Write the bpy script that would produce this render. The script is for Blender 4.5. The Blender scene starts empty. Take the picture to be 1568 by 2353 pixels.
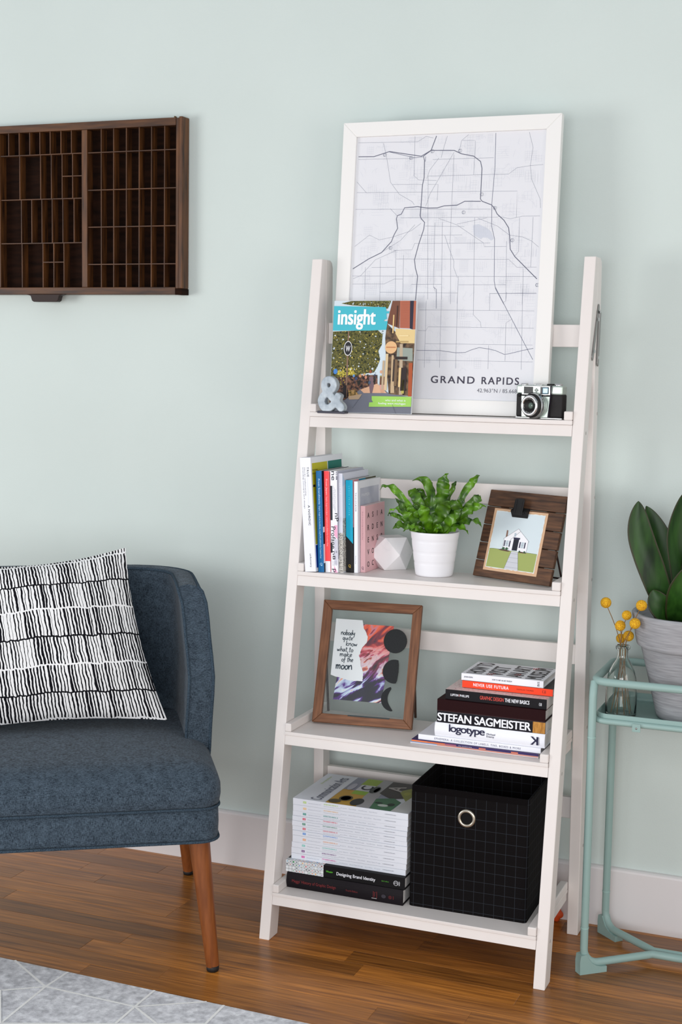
import bpy, bmesh, math, random
from mathutils import Vector, Matrix

SC = bpy.context.scene
COL = SC.collection
PI = math.pi
R = math.radians

# ------------------------------------------------------------------ camera
cd = bpy.data.cameras.new('camera')
cam = bpy.data.objects.new('camera', cd)
COL.objects.link(cam)
_yaw, _pitch, _roll = R(21.7289), R(6.2307), R(0.9708)
_f = Vector((-math.sin(_yaw) * math.cos(_pitch), math.cos(_yaw) * math.cos(_pitch), -math.sin(_pitch)))
_r = Vector((math.cos(_yaw), math.sin(_yaw), 0))
_u = _r.cross(_f)
_r2 = _r * math.cos(_roll) + _u * math.sin(_roll)
_u2 = _u * math.cos(_roll) - _r * math.sin(_roll)
cam.matrix_world = Matrix(((_r2.x, _u2.x, -_f.x, 1.2348), (_r2.y, _u2.y, -_f.y, -3.1404), (_r2.z, _u2.z, -_f.z, 1.2746), (0, 0, 0, 1)))
cd.sensor_fit = 'VERTICAL'
cd.sensor_height = 36.0
cd.lens = 36.0 * 3284.1 / 2353.0
cd.clip_start = 0.05
cd.dof.use_dof = True
cd.dof.focus_distance = 3.05
cd.dof.aperture_fstop = 9.0
SC.camera = cam

# ------------------------------------------------------------------ world, lights, exposure
w = bpy.data.worlds.new('world')
SC.world = w
w.use_nodes = True
w.node_tree.nodes['Background'].inputs[0].default_value = (0.92, 0.965, 1.03, 1)
w.node_tree.nodes['Background'].inputs[1].default_value = 0.56


def area(name, loc, target, sx, sy, power, color):
    l = bpy.data.lights.new(name, 'AREA')
    l.shape = 'RECTANGLE'
    l.size, l.size_y, l.energy, l.color = sx, sy, power, color
    o = bpy.data.objects.new(name, l)
    COL.objects.link(o)
    o.location = loc
    o.rotation_euler = (Vector(target) - Vector(loc)).to_track_quat('-Z', 'Y').to_euler()
    return o


area('window_light', (-3.0, -3.0, 1.10), (0.0, -0.1, 0.60), 1.6, 1.4, 60, (1.0, 0.99, 0.98))
area('side_window_light', (3.1, -2.3, 1.10), (0.5, -0.2, 0.55), 1.2, 1.5, 20, (1.0, 0.91, 0.83))
area('front_fill_light', (1.2, -4.6, 1.15), (0.2, 0.0, 0.45), 2.4, 1.4, 74, (0.98, 0.98, 1.0))  # fill lamp added behind the camera to even the light; no known window
SC.view_settings.view_transform = 'Standard'
SC.view_settings.look = 'None'
SC.view_settings.gamma = 1.0
SC.view_settings.use_curve_mapping = False
SC.view_settings.exposure = 0.0


# ------------------------------------------------------------------ materials
def lin(c):
    def f(x):
        x = x / 255.0
        return x / 12.92 if x <= 0.04045 else ((x + 0.055) / 1.055) ** 2.4
    return (f(c[0]), f(c[1]), f(c[2]), 1.0)


_mats = {}


def nm(name):
    m = bpy.data.materials.new(name)
    m.use_nodes = True
    return m, m.node_tree.nodes, m.node_tree.links, m.node_tree.nodes['Principled BSDF']


def flat(c, rough=0.55, metal=0.0, spec=0.4, sheen=0):
    k = (tuple(c), rough, metal, spec, sheen)
    if k not in _mats:
        m, n, l, b = nm('paint_%d_%d_%d' % tuple(c[:3]))
        b.inputs['Base Color'].default_value = lin(c)
        b.inputs['Roughness'].default_value = rough
        b.inputs['Metallic'].default_value = metal
        b.inputs['Specular IOR Level'].default_value = spec
        if sheen:
            b.inputs['Sheen Weight'].default_value = sheen
        _mats[k] = m
    return _mats[k]


def noise_mat(name, c1, c2, scale=(1, 1, 1), nscale=5.0, detail=4, rough=0.5, bump=0.0, bscale=None, lo=0.35, hi=0.65, spec=0.4,
              coord='Object', rand=0.0, metal=0.0, sheen=0.0, bdist=0.002, distort=0.0):
    m, n, l, b = nm(name)
    tc = n.new('ShaderNodeTexCoord')
    mp = n.new('ShaderNodeMapping')
    mp.inputs['Scale'].default_value = scale
    l.new(tc.outputs[coord], mp.inputs[0])
    vec = mp.outputs[0]
    if rand:
        oi = n.new('ShaderNodeObjectInfo')
        ml = n.new('ShaderNodeMath'); ml.operation = 'MULTIPLY'; ml.inputs[1].default_value = 37.0
        l.new(oi.outputs['Random'], ml.inputs[0])
        ad = n.new('ShaderNodeVectorMath'); ad.operation = 'ADD'
        l.new(vec, ad.inputs[0]); l.new(ml.outputs[0], ad.inputs[1])
        vec = ad.outputs[0]
    no = n.new('ShaderNodeTexNoise')
    no.inputs['Scale'].default_value = nscale
    no.inputs['Detail'].default_value = detail
    no.inputs['Distortion'].default_value = distort
    l.new(vec, no.inputs['Vector'])
    mr = n.new('ShaderNodeMapRange')
    mr.inputs[1].default_value, mr.inputs[2].default_value = lo, hi
    l.new(no.outputs[0], mr.inputs[0])
    mx = n.new('ShaderNodeMix'); mx.data_type = 'RGBA'
    mx.inputs[6].default_value, mx.inputs[7].default_value = lin(c1), lin(c2)
    l.new(mr.outputs[0], mx.inputs[0])
    out = mx.outputs[2]
    if rand:
        hs = n.new('ShaderNodeHueSaturation')
        r2 = n.new('ShaderNodeMapRange')
        r2.inputs[3].default_value, r2.inputs[4].default_value = 1 - rand, 1 + rand
        l.new(oi.outputs['Random'], r2.inputs[0])
        l.new(r2.outputs[0], hs.inputs['Value'])
        l.new(out, hs.inputs['Color'])
        out = hs.outputs[0]
    l.new(out, b.inputs['Base Color'])
    b.inputs['Roughness'].default_value = rough
    b.inputs['Specular IOR Level'].default_value = spec
    b.inputs['Metallic'].default_value = metal
    if sheen:
        b.inputs['Sheen Weight'].default_value = sheen
    if bump:
        bn = n.new('ShaderNodeTexNoise')
        bn.inputs['Scale'].default_value = bscale or nscale
        bn.inputs['Detail'].default_value = 3
        l.new(vec if not bscale else tc.outputs[coord], bn.inputs['Vector'])
        bp = n.new('ShaderNodeBump')
        bp.inputs['Strength'].default_value = bump
        bp.inputs['Distance'].default_value = bdist
        l.new(bn.outputs[0], bp.inputs['Height'])
        l.new(bp.outputs[0], b.inputs['Normal'])
    return m


def thin_glass(name, tint=(0.985, 0.995, 0.99), gloss=0.035):
    m, n, l, b = nm(name)
    n.remove(b)
    t = n.new('ShaderNodeBsdfTransparent'); t.inputs[0].default_value = (*tint, 1)
    g = n.new('ShaderNodeBsdfGlossy'); g.inputs['Roughness'].default_value = 0.02
    mx = n.new('ShaderNodeMixShader')
    mx.inputs[0].default_value = gloss
    l.new(t.outputs[0], mx.inputs[1]); l.new(g.outputs[0], mx.inputs[2])
    l.new(mx.outputs[0], n['Material Output'].inputs[0])
    return m


def glass(name, color=(1, 1, 1)):
    m, n, l, b = nm(name)
    b.inputs['Base Color'].default_value = (*color, 1)
    b.inputs['Transmission Weight'].default_value = 1.0
    b.inputs['Roughness'].default_value = 0.0
    b.inputs['IOR'].default_value = 1.45
    return m


M_WALL = noise_mat('wall_paint', (203, 214, 210), (206, 217, 213), nscale=3, rough=0.75, bump=0.22, bscale=260, spec=0.2, bdist=0.001)
M_TRIM = flat((226, 222, 222), 0.45)
M_WHITE = noise_mat('white_painted_wood', (227, 221, 217), (229, 223, 219), scale=(1, 1, 1), nscale=20, rough=0.42, bump=0.05, bscale=300, bdist=0.0006)
M_FRAMEW = flat((236, 235, 232), 0.4)
M_PLANK = noise_mat('oak_plank', (104, 58, 18), (190, 122, 50), scale=(2.0, 44, 10), nscale=3.0, detail=12, rough=0.30, bump=0.06, lo=0.25, hi=0.75, rand=0.34, spec=0.45, bdist=0.001, distort=0.6)
M_SUB = noise_mat('oak_floor', (98, 52, 12), (192, 124, 48), scale=(1.6, 26, 10), nscale=4.0, detail=6, rough=0.35, lo=0.3, hi=0.7)
M_CASE = noise_mat('case_walnut', (40, 21, 10), (104, 64, 30), scale=(3, 30, 30), nscale=3, detail=6, rough=0.5, lo=0.3, hi=0.75, bump=0.1, bdist=0.0008)
M_CASEV = noise_mat('case_walnut_upright', (40, 21, 10), (112, 70, 34), scale=(30, 30, 3), nscale=3, detail=6, rough=0.5, lo=0.3, hi=0.75, bump=0.1, bdist=0.0008)
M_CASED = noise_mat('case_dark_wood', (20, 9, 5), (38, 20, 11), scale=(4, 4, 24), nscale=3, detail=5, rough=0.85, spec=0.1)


def weave_mat(name, c1, c2):
    m, n, l, b = nm(name)
    tc = n.new('ShaderNodeTexCoord')
    outs = []
    for sc, off in (((190, 190, 1500), 0.0), ((1300, 1300, 170), 5.0), ((60, 60, 60), 9.0)):
        mp = n.new('ShaderNodeMapping'); mp.inputs['Scale'].default_value = sc; mp.inputs['Location'].default_value = (off, off, off)
        l.new(tc.outputs['Object'], mp.inputs[0])
        t = n.new('ShaderNodeTexNoise'); t.inputs['Scale'].default_value = 1.0; t.inputs['Detail'].default_value = 2
        l.new(mp.outputs[0], t.inputs['Vector'])
        outs.append(t.outputs[0])
    a1 = n.new('ShaderNodeMath'); a1.operation = 'ADD'; l.new(outs[0], a1.inputs[0]); l.new(outs[1], a1.inputs[1])
    m2 = n.new('ShaderNodeMath'); m2.operation = 'MULTIPLY_ADD'; m2.inputs[1].default_value = 0.35; l.new(outs[2], m2.inputs[0]); l.new(a1.outputs[0], m2.inputs[2])
    mr = n.new('ShaderNodeMapRange'); mr.inputs[1].default_value, mr.inputs[2].default_value = 0.90, 1.45
    l.new(m2.outputs[0], mr.inputs[0])
    mx = n.new('ShaderNodeMix'); mx.data_type = 'RGBA'
    mx.inputs[6].default_value, mx.inputs[7].default_value = lin(c1), lin(c2)
    l.new(mr.outputs[0], mx.inputs[0]); l.new(mx.outputs[2], b.inputs['Base Color'])
    bp = n.new('ShaderNodeBump'); bp.inputs['Strength'].default_value = 0.3; bp.inputs['Distance'].default_value = 0.001
    l.new(a1.outputs[0], bp.inputs['Height']); l.new(bp.outputs[0], b.inputs['Normal'])
    b.inputs['Roughness'].default_value = 0.95
    b.inputs['Specular IOR Level'].default_value = 0.1
    b.inputs['Sheen Weight'].default_value = 0.10
    return m


M_FABRIC = weave_mat('denim_blue_upholstery', (22, 30, 39), (86, 101, 114))
M_PIPE = noise_mat('upholstery_piping', (36, 46, 56), (72, 88, 101), nscale=700, detail=2, rough=0.95, spec=0.1)
M_LEG = noise_mat('chair_leg_beech', (118, 64, 28), (138, 78, 36), scale=(30, 30, 4), nscale=4, detail=4, rough=0.42)
M_BLACKRUB = flat((22, 20, 20), 0.6)
M_MINT = flat((146, 174, 169), 0.42)
M_MINTD = flat((142, 170, 165), 0.45)
M_CONC = noise_mat('weathered_grey_terracotta', (138, 139, 142), (168, 169, 173), scale=(7, 7, 110), nscale=3, detail=6, rough=0.85, lo=0.3, hi=0.7, bump=0.15, bdist=0.0008)
M_SOIL = noise_mat('potting_soil', (22, 18, 18), (52, 42, 36), nscale=180, rough=1.0, bump=0.6, bscale=220, bdist=0.004)
M_SNAKE = noise_mat('snake_plant_leaf', (12, 38, 8), (50, 92, 30), scale=(14, 14, 3), nscale=3, detail=3, rough=0.42, lo=0.3, hi=0.75, rand=0.15, spec=0.3)
M_EDGE = flat((46, 48, 22), 0.5)
M_POTW = flat((236, 236, 240), 0.35)
M_MARBLE = noise_mat('white_marble', (222, 222, 226), (242, 241, 242), nscale=14, detail=8, rough=0.35, lo=0.22, hi=0.42, distort=1.2)
M_ZINC = noise_mat('brushed_zinc', (150, 162, 172), (196, 206, 212), nscale=60, detail=6, rough=0.5, lo=0.3, hi=0.7, bump=0.15, bscale=120, bdist=0.0008, metal=0.25)
M_CHROME = flat((205, 205, 205), 0.22, 1.0)
M_STEEL = flat((150, 148, 146), 0.35, 1.0)
M_BLACK = flat((16, 14, 15), 0.55)
M_LEATHER = noise_mat('black_leatherette', (10, 8, 9), (24, 20, 21), nscale=900, rough=0.6, bump=0.4, bscale=900, bdist=0.0008)
M_PAPER = flat((238, 240, 244), 0.6)
M_PAGES = noise_mat('page_edges', (212, 209, 207), (238, 236, 233), scale=(60, 60, 400), nscale=6, detail=2, rough=0.8)
M_RUG = noise_mat('grey_rug_pile', (186, 187, 192), (246, 247, 251), nscale=70, detail=12, rough=1.0, bump=0.5, bscale=900, lo=0.3, hi=0.7, spec=0.05, bdist=0.003)
M_RUGL = noise_mat('ivory_rug_lines', (250, 250, 248), (254, 254, 252), nscale=300, rough=1.0, bump=0.6, bscale=900, spec=0.05, bdist=0.003)
M_GLASS = glass('clear_bottle_glass', (0.97, 1.0, 0.98))
M_PANE = thin_glass('picture_glass')
M_WALNUT = noise_mat('walnut_frame', (96, 60, 38), (138, 92, 62), scale=(5, 60, 60), nscale=3, detail=6, rough=0.5, lo=0.3, hi=0.7, bump=0.08, bdist=0.0006)
M_WALNUTV = noise_mat('walnut_frame_upright', (96, 60, 38), (138, 92, 62), scale=(60, 60, 5), nscale=3, detail=6, rough=0.5, lo=0.3, hi=0.7, bump=0.08, bdist=0.0006)
M_SLAT = noise_mat('dark_stained_slat', (54, 34, 22), (104, 70, 46), scale=(6, 60, 60), nscale=3, detail=6, rough=0.6, lo=0.3, hi=0.7, bump=0.1, bdist=0.0006, rand=0.1)


def fern_mat():
    m = noise_mat('fern_leaf', (16, 56, 6), (104, 156, 26), nscale=46, detail=3, rough=0.32, lo=0.3, hi=0.75, rand=0.22, spec=0.5)
    b = m.node_tree.nodes['Principled BSDF']
    b.inputs['Subsurface Weight'].default_value = 0.0
    return m


M_FERN = fern_mat()
M_BILLY = noise_mat('yellow_florets', (204, 134, 10), (252, 200, 44), nscale=700, detail=1, rough=0.8, lo=0.35, hi=0.6, bump=1.0, bscale=420, bdist=0.004)
M_STEM = flat((138, 106, 66), 0.7)


def foliage_print():
    return noise_mat('printed_foliage', (26, 36, 16), (128, 122, 54), nscale=300, detail=5, rough=0.4, lo=0.32, hi=0.72)


def grid_mat():
    """black cloth with a thin blue-grey check, on metric UVs"""
    m, n, l, b = nm('black_check_cloth')
    uv = n.new('ShaderNodeUVMap')
    sp = n.new('ShaderNodeSeparateXYZ'); l.new(uv.outputs[0], sp.inputs[0])
    outs = []
    for ax, per, off in ((0, 0.02215, 0.0135), (1, 0.02243, 0.0192)):
        a = n.new('ShaderNodeMath'); a.operation = 'ADD'; a.inputs[1].default_value = 1.0 + per - off
        l.new(sp.outputs[ax], a.inputs[0])
        d = n.new('ShaderNodeMath'); d.operation = 'DIVIDE'; d.inputs[1].default_value = per
        l.new(a.outputs[0], d.inputs[0])
        fr = n.new('ShaderNodeMath'); fr.operation = 'FRACT'; l.new(d.outputs[0], fr.inputs[0])
        lt = n.new('ShaderNodeMath'); lt.operation = 'LESS_THAN'; lt.inputs[1].default_value = 0.040
        l.new(fr.outputs[0], lt.inputs[0])
        outs.append(lt.outputs[0])
    mxm = n.new('ShaderNodeMath'); mxm.operation = 'MAXIMUM'
    l.new(outs[0], mxm.inputs[0]); l.new(outs[1], mxm.inputs[1])
    mx = n.new('ShaderNodeMix'); mx.data_type = 'RGBA'
    mx.inputs[6].default_value, mx.inputs[7].default_value = lin((11, 8, 9)), lin((42, 46, 52))
    l.new(mxm.outputs[0], mx.inputs[0]); l.new(mx.outputs[2], b.inputs['Base Color'])
    b.inputs['Roughness'].default_value = 0.9
    b.inputs['Specular IOR Level'].default_value = 0.15
    return m


M_CHECK = grid_mat()


def stripe_mat():
    """hand-drawn black strokes in rows on white cotton (UV 0..1 over the cushion)"""
    m, n, l, b = nm('black_stroke_print_cotton')
    N = n.new

    def math_(op, a, c=None):
        x = N('ShaderNodeMath'); x.operation = op
        for i, v in enumerate((a, c)):
            if v is None:
                continue
            if isinstance(v, (int, float)):
                x.inputs[i].default_value = v
            else:
                l.new(v, x.inputs[i])
        return x.outputs[0]
    uv = N('ShaderNodeUVMap')
    sp = N('ShaderNodeSeparateXYZ'); l.new(uv.outputs[0], sp.inputs[0])
    u, v = sp.outputs[0], sp.outputs[1]

    def noise(x, y, scale, detail=2):
        c = N('ShaderNodeCombineXYZ')
        for i, q in enumerate((x, y)):
            if isinstance(q, (int, float)):
                c.inputs[i].default_value = q
            else:
                l.new(q, c.inputs[i])
        t = N('ShaderNodeTexNoise'); t.inputs['Scale'].default_value = scale; t.inputs['Detail'].default_value = detail
        l.new(c.outputs[0], t.inputs['Vector'])
        return math_('SUBTRACT', t.outputs[0], 0.5)
    wav = noise(u, 0.0, 5.0)
    wav2 = noise(u, 3.7, 55.0)
    vv = math_('ADD', math_('ADD', math_('MULTIPLY', v, 6.2), math_('MULTIPLY', wav, 0.35)), math_('MULTIPLY', wav2, 0.12))
    row = math_('FLOOR', vv)
    fr = math_('FRACT', vv)
    odd = math_('FRACT', math_('MULTIPLY', row, 0.5))         # 0 or .5
    ur = math_('ADD', u, math_('MULTIPLY', row, 7.31))
    wob = noise(math_('MULTIPLY', u, 26.0), math_('MULTIPLY', v, 16.0), 1.0)
    uu = math_('ADD', math_('MULTIPLY', ur, 60.0), math_('MULTIPLY', wob, 1.0))
    cell = math_('FRACT', uu)
    thick = noise(math_('FLOOR', uu), row, 3.17, 0)
    th = math_('ADD', 0.46, math_('MULTIPLY', thick, 1.1))
    black = math_('LESS_THAN', cell, th)
    sep = math_('LESS_THAN', fr, 0.055)
    sepcol = math_('GREATER_THAN', odd, 0.2)                  # black separators on odd rows, white on even
    inv = math_('SUBTRACT', 1.0, sep)
    val = math_('ADD', math_('MULTIPLY', black, inv), math_('MULTIPLY', sep, sepcol))
    mx = N('ShaderNodeMix'); mx.data_type = 'RGBA'
    mx.inputs[6].default_value, mx.inputs[7].default_value = lin((240, 240, 240)), lin((16, 16, 22))
    l.new(val, mx.inputs[0]); l.new(mx.outputs[2], b.inputs['Base Color'])
    b.inputs['Roughness'].default_value = 0.9
    b.inputs['Specular IOR Level'].default_value = 0.15
    return m


M_STRIPE = stripe_mat()


# ------------------------------------------------------------------ mesh builder
class MB:
    def __init__(s):
        s.v, s.f, s.m, s.sm, s.mats, s.uv = [], [], [], [], [], None

    def mi(s, mat):
        if mat is None:
            return 0
        if mat not in s.mats:
            s.mats.append(mat)
        return s.mats.index(mat)

    def add(s, verts, faces, mat=None, smooth=False):
        o = len(s.v)
        s.v += [tuple(x) for x in verts]
        k = s.mi(mat)
        for fc in faces:
            s.f.append([o + i for i in fc]); s.m.append(k); s.sm.append(smooth)
        return s

    def box(s, x0, x1, y0, y1, z0, z1, mat=None, bevel=0.0, M=None, seg=2):
        bm = bmesh.new()
        bmesh.ops.create_cube(bm, size=1.0)
        for v in bm.verts:
            v.co = Vector(((x0 + x1) / 2 + v.co.x * (x1 - x0), (y0 + y1) / 2 + v.co.y * (y1 - y0), (z0 + z1) / 2 + v.co.z * (z1 - z0)))
        if bevel:
            bmesh.ops.bevel(bm, geom=bm.edges[:], offset=bevel, segments=seg, affect='EDGES', profile=0.5)
        return s.take(bm, mat, M)

    def take(s, bm, mat=None, M=None, smooth=False):
        bm.verts.index_update()
        vs = [(M @ v.co if M else v.co.copy()) for v in bm.verts]
        s.add(vs, [[v.index for v in f.verts] for f in bm.faces], mat, smooth)
        bm.free()
        return s

    def prism(s, poly, axis, a0, a1, mat=None, bevel=0.0):
        """poly: 2D points; axis 'x': poly in (y,z); 'y': (x,z); 'z': (x,y)"""
        def p(q, a):
            return {'x': (a, q[0], q[1]), 'y': (q[0], a, q[1]), 'z': (q[0], q[1], a)}[axis]
        bm = bmesh.new()
        n = len(poly)
        A = [bm.verts.new(p(q, a0)) for q in poly]
        B = [bm.verts.new(p(q, a1)) for q in poly]
        bm.faces.new(A); bm.faces.new(B[::-1])
        for i in range(n):
            j = (i + 1) % n
            bm.faces.new([A[j], A[i], B[i], B[j]])
        bmesh.ops.recalc_face_normals(bm, faces=bm.faces[:])
        if bevel:
            bmesh.ops.bevel(bm, geom=bm.edges[:], offset=bevel, segments=2, affect='EDGES', profile=0.5)
        return s.take(bm, mat)

    def lathe(s, prof, n=32, mat=None, c=(0, 0, 0), smooth=True, M=None):
        vs, fs = [], []
        for (r, z) in prof:
            for k in range(n):
                a = 2 * PI * k / n
                vs.append(Vector((c[0] + r * math.cos(a), c[1] + r * math.sin(a), c[2] + z)))
        for i in range(len(prof) - 1):
            for k in range(n):
                k2 = (k + 1) % n
                fs.append([i * n + k, i * n + k2, (i + 1) * n + k2, (i + 1) * n + k])
        if M:
            vs = [M @ v for v in vs]
        return s.add(vs, fs, mat, smooth)

    def tube(s, pts, r, n=8, mat=None, closed=False, smooth=True, caps=True):
        P = [Vector(p) for p in pts]
        rr = r if isinstance(r, (list, tuple)) else [r] * len(P)
        vs, fs = [], []
        up = None
        N = len(P)
        for i, p in enumerate(P):
            a = P[(i - 1) % N] if (closed or i > 0) else p
            b = P[(i + 1) % N] if (closed or i < N - 1) else p
            t = (b - a).normalized()
            if up is None:
                up = Vector((0, 0, 1)) if abs(t.z) < 0.9 else Vector((1, 0, 0))
            e1 = t.cross(up)
            if e1.length < 1e-6:
                e1 = t.orthogonal()
            e1.normalize()
            e2 = e1.cross(t)
            up = e2
            for k in range(n):
                q = 2 * PI * k / n
                vs.append(p + e1 * (rr[i] * math.cos(q)) + e2 * (rr[i] * math.sin(q)))
        for i in range(N if closed else N - 1):
            j = (i + 1) % N
            for k in range(n):
                k2 = (k + 1) % n
                fs.append([i * n + k, i * n + k2, j * n + k2, j * n + k])
        if caps and not closed:
            s.add(vs[:n], [list(range(n))], mat, False)
            s.add(vs[-n:], [list(range(n))[::-1]], mat, False)
        return s.add(vs, fs, mat, smooth)

    def quad(s, pts, mat=None):
        return s.add(pts, [list(range(len(pts)))], mat)

    def mesh(s, name, M=None):
        me = bpy.data.meshes.new(name)
        me.from_pydata([(M @ Vector(v)) if M else v for v in s.v], [], s.f)
        for mt in s.mats:
            me.materials.append(mt)
        for i, p in enumerate(me.polygons):
            p.material_index = s.m[i]
            p.use_smooth = s.sm[i]
        return me

    def build(s, name, mat=None, parent=None, M=None, boxuv=False, recalc=True):
        if mat is not None and not s.mats:
            s.mats = [mat]
        me = s.mesh(name, M)
        if recalc:
            bm = bmesh.new(); bm.from_mesh(me)
            bmesh.ops.recalc_face_normals(bm, faces=bm.faces[:])
            bm.to_mesh(me); bm.free()
        if boxuv:
            ul = me.uv_layers.new(name='UVMap')
            for p in me.polygons:
                nx, ny, nz = (abs(q) for q in p.normal)
                for li in p.loop_indices:
                    c = me.vertices[me.loops[li].vertex_index].co
                    ul.data[li].uv = (c.y, c.z) if nx > max(ny, nz) else ((c.x, c.z) if ny > nz else (c.x, c.y))
        return link(name, me, parent)


def link(name, me, parent=None):
    o = bpy.data.objects.new(name, me)
    COL.objects.link(o)
    if parent is not None:
        o.parent = parent
    return o


def tag(o, label, cat, group=None, kind=None):
    if label: o['label'] = label
    if cat: o['category'] = cat
    if group: o['group'] = group
    if kind: o['kind'] = kind
    return o


def thing(name, label, cat, loc=(0, 0, 0), rz=0.0, group=None, M=None):
    o = bpy.data.objects.new(name, None)
    o.empty_display_size = 0.05
    COL.objects.link(o)
    if M is not None:
        o.matrix_world = M
    else:
        o.location = loc
        o.rotation_euler = (0, 0, rz)
    return tag(o, label, cat, group)


def struct(name, mb, mat=None, parent=None):
    o = mb.build(name, mat, parent)
    if parent is None:
        o['kind'] = 'structure'
    return o


def lean_matrix(x, y, z, yaw, lean, roll=0.0):
    """frame leaning back: local X along its bottom edge, Z up its face, Y into the depth"""
    return Matrix.Translation((x, y, z)) @ Matrix.Rotation(R(yaw), 4, 'Z') @ Matrix.Rotation(R(-lean), 4, 'X') @ Matrix.Rotation(R(-roll), 4, 'Y')


# ------------------------------------------------------------------ lettering
_tx = {}


def text_mesh(s, bold=0.0, res=3, spacing=1.0, shear=0.0):
    k = (s, bold, res, spacing, shear)
    if k not in _tx:
        cu = bpy.data.curves.new('text', 'FONT')
        cu.body = s
        cu.size = 1.0
        cu.offset = bold
        cu.resolution_u = res
        cu.space_character = spacing
        cu.shear = shear
        o = bpy.data.objects.new('text', cu)
        me = o.to_mesh()
        vs = [v.co.copy() for v in me.vertices]
        fs = [list(p.vertices) for p in me.polygons]
        o.to_mesh_clear()
        bpy.data.objects.remove(o)
        bpy.data.curves.remove(cu)
        if vs:
            x0, x1 = min(v.x for v in vs), max(v.x for v in vs)
        else:
            x0, x1 = 0, 1
        _tx[k] = (vs, fs, x0, x1)
    return _tx[k]


CAP = 0.7        # cap height of the built-in face at size 1 (about)


def face(O, U, V):
    """matrix of a flat face: origin O, U to the right, V up; normal U x V"""
    U, V = Vector(U).normalized(), Vector(V).normalized()
    N = U.cross(V)
    return Matrix(((U.x, V.x, N.x, O[0]), (U.y, V.y, N.y, O[1]), (U.z, V.z, N.z, O[2]), (0, 0, 0, 1)))


def put_text(mb, F, s, x, y, cap, mat, width=None, bold=0.0, align='L', spacing=1.0, h=0.00025, res=3, shear=0.0, rot=0.0):
    """draw s with its baseline at (x,y) on face F; width stretches or squeezes it to that length"""
    vs, fs, x0, x1 = text_mesh(s, 0.0, res, spacing, shear)
    sy = cap / CAP
    sx = sy if width is None else (width - 2 * bold * sy) / max(1e-6, x1 - x0)
    ln = (x1 - x0) * sx
    ox = {'L': bold * sy, 'C': -ln / 2, 'R': -ln - bold * sy}[align]
    c, sn = math.cos(rot), math.sin(rot)
    bo = bold * sy          # heavier weights: the outline is laid down again, a hair apart in height
    passes = [(0, 0)] if not bold else [(-bo, bo * 0.5), (bo, bo * 0.5), (-bo, -bo * 0.5), (bo, -bo * 0.5)]
    for j, (dx, dy) in enumerate(passes):
        P = []
        for v in vs:
            a, b = (v.x - x0) * sx + ox + dx, v.y * sy + dy
            P.append(F @ Vector((x + a * c - b * sn, y + a * sn + b * c, h + 0.00002 * j)))
        mb.add(P, fs, mat)


def put_poly(mb, F, pts, mat, h=0.0001):
    mb.add([F @ Vector((p[0], p[1], h)) for p in pts], [list(range(len(pts)))], mat)


def put_rect(mb, F, x0, x1, y0, y1, mat, h=0.0001):
    put_poly(mb, F, [(x0, y0), (x1, y0), (x1, y1), (x0, y1)], mat, h)


def put_disc(mb, F, x, y, rx, ry, mat, h=0.0001, n=24):
    put_poly(mb, F, [(x + rx * math.cos(2 * PI * k / n), y + ry * math.sin(2 * PI * k / n)) for k in range(n)], mat, h)


def put_line(mb, F, pts, w, mat, h=0.0002):
    P = [Vector((p[0], p[1])) for p in pts]
    vs, fs = [], []
    for i, p in enumerate(P):
        a, b = P[max(0, i - 1)], P[min(len(P) - 1, i + 1)]
        t = (b - a)
        t = t.normalized() if t.length > 1e-9 else Vector((1, 0))
        nn = Vector((-t.y, t.x)) * (w / 2)
        for q in (p + nn, p - nn):
            vs.append(F @ Vector((q.x, q.y, h)))
    for i in range(len(P) - 1):
        fs.append([2 * i, 2 * i + 1, 2 * i + 3, 2 * i + 2])
    mb.add(vs, fs, mat)


def bez(p0, p1, p2, t):
    return p0 * ((1 - t) ** 2) + p1 * (2 * t * (1 - t)) + p2 * (t * t)

random.seed(7)
# ================================================================== the setting
struct('wall_back', MB().box(-2.6, 2.4, 0.0, 0.10, -0.02, 2.75), M_WALL)
bb = MB().prism([(0.0, 0.0), (-0.015, 0.0), (-0.015, 0.1305), (-0.0135, 0.1345), (-0.009, 0.1370), (0.0, 0.1375)], 'x', -2.6, 2.4)
struct('baseboard_back', bb, M_TRIM)
floor = struct('floor', MB().box(-2.6, 2.4, -4.2, 0.0, -0.06, -0.0121), M_SUB)
_pm = {}
for k in range(-4, 27):
    y1 = -0.258 - 0.0578 * (k - 4) if False else 0.0 - 0.0268 - 0.0578 * k
    y0 = y1 - 0.0578
    if y1 > 0.0:
        if y0 >= -0.002:
            continue
        y1 = 0.0
    x = -1.45 - random.random() * 0.5
    while x < 1.25:
        ln = random.choice((0.34, 0.46, 0.58, 0.72, 0.86, 1.0))
        key = (ln, round(y1 - y0, 4))
        if key not in _pm:
            _pm[key] = MB().box(0.0001, ln - 0.0001, 0.0001 - (y1 - y0), -0.0001, -0.012, 0, M_PLANK, 0.0005, seg=1).mesh('plank')
        o = link('plank', _pm[key], floor)
        o.location = (x, y1, 0)
        x += ln

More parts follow.
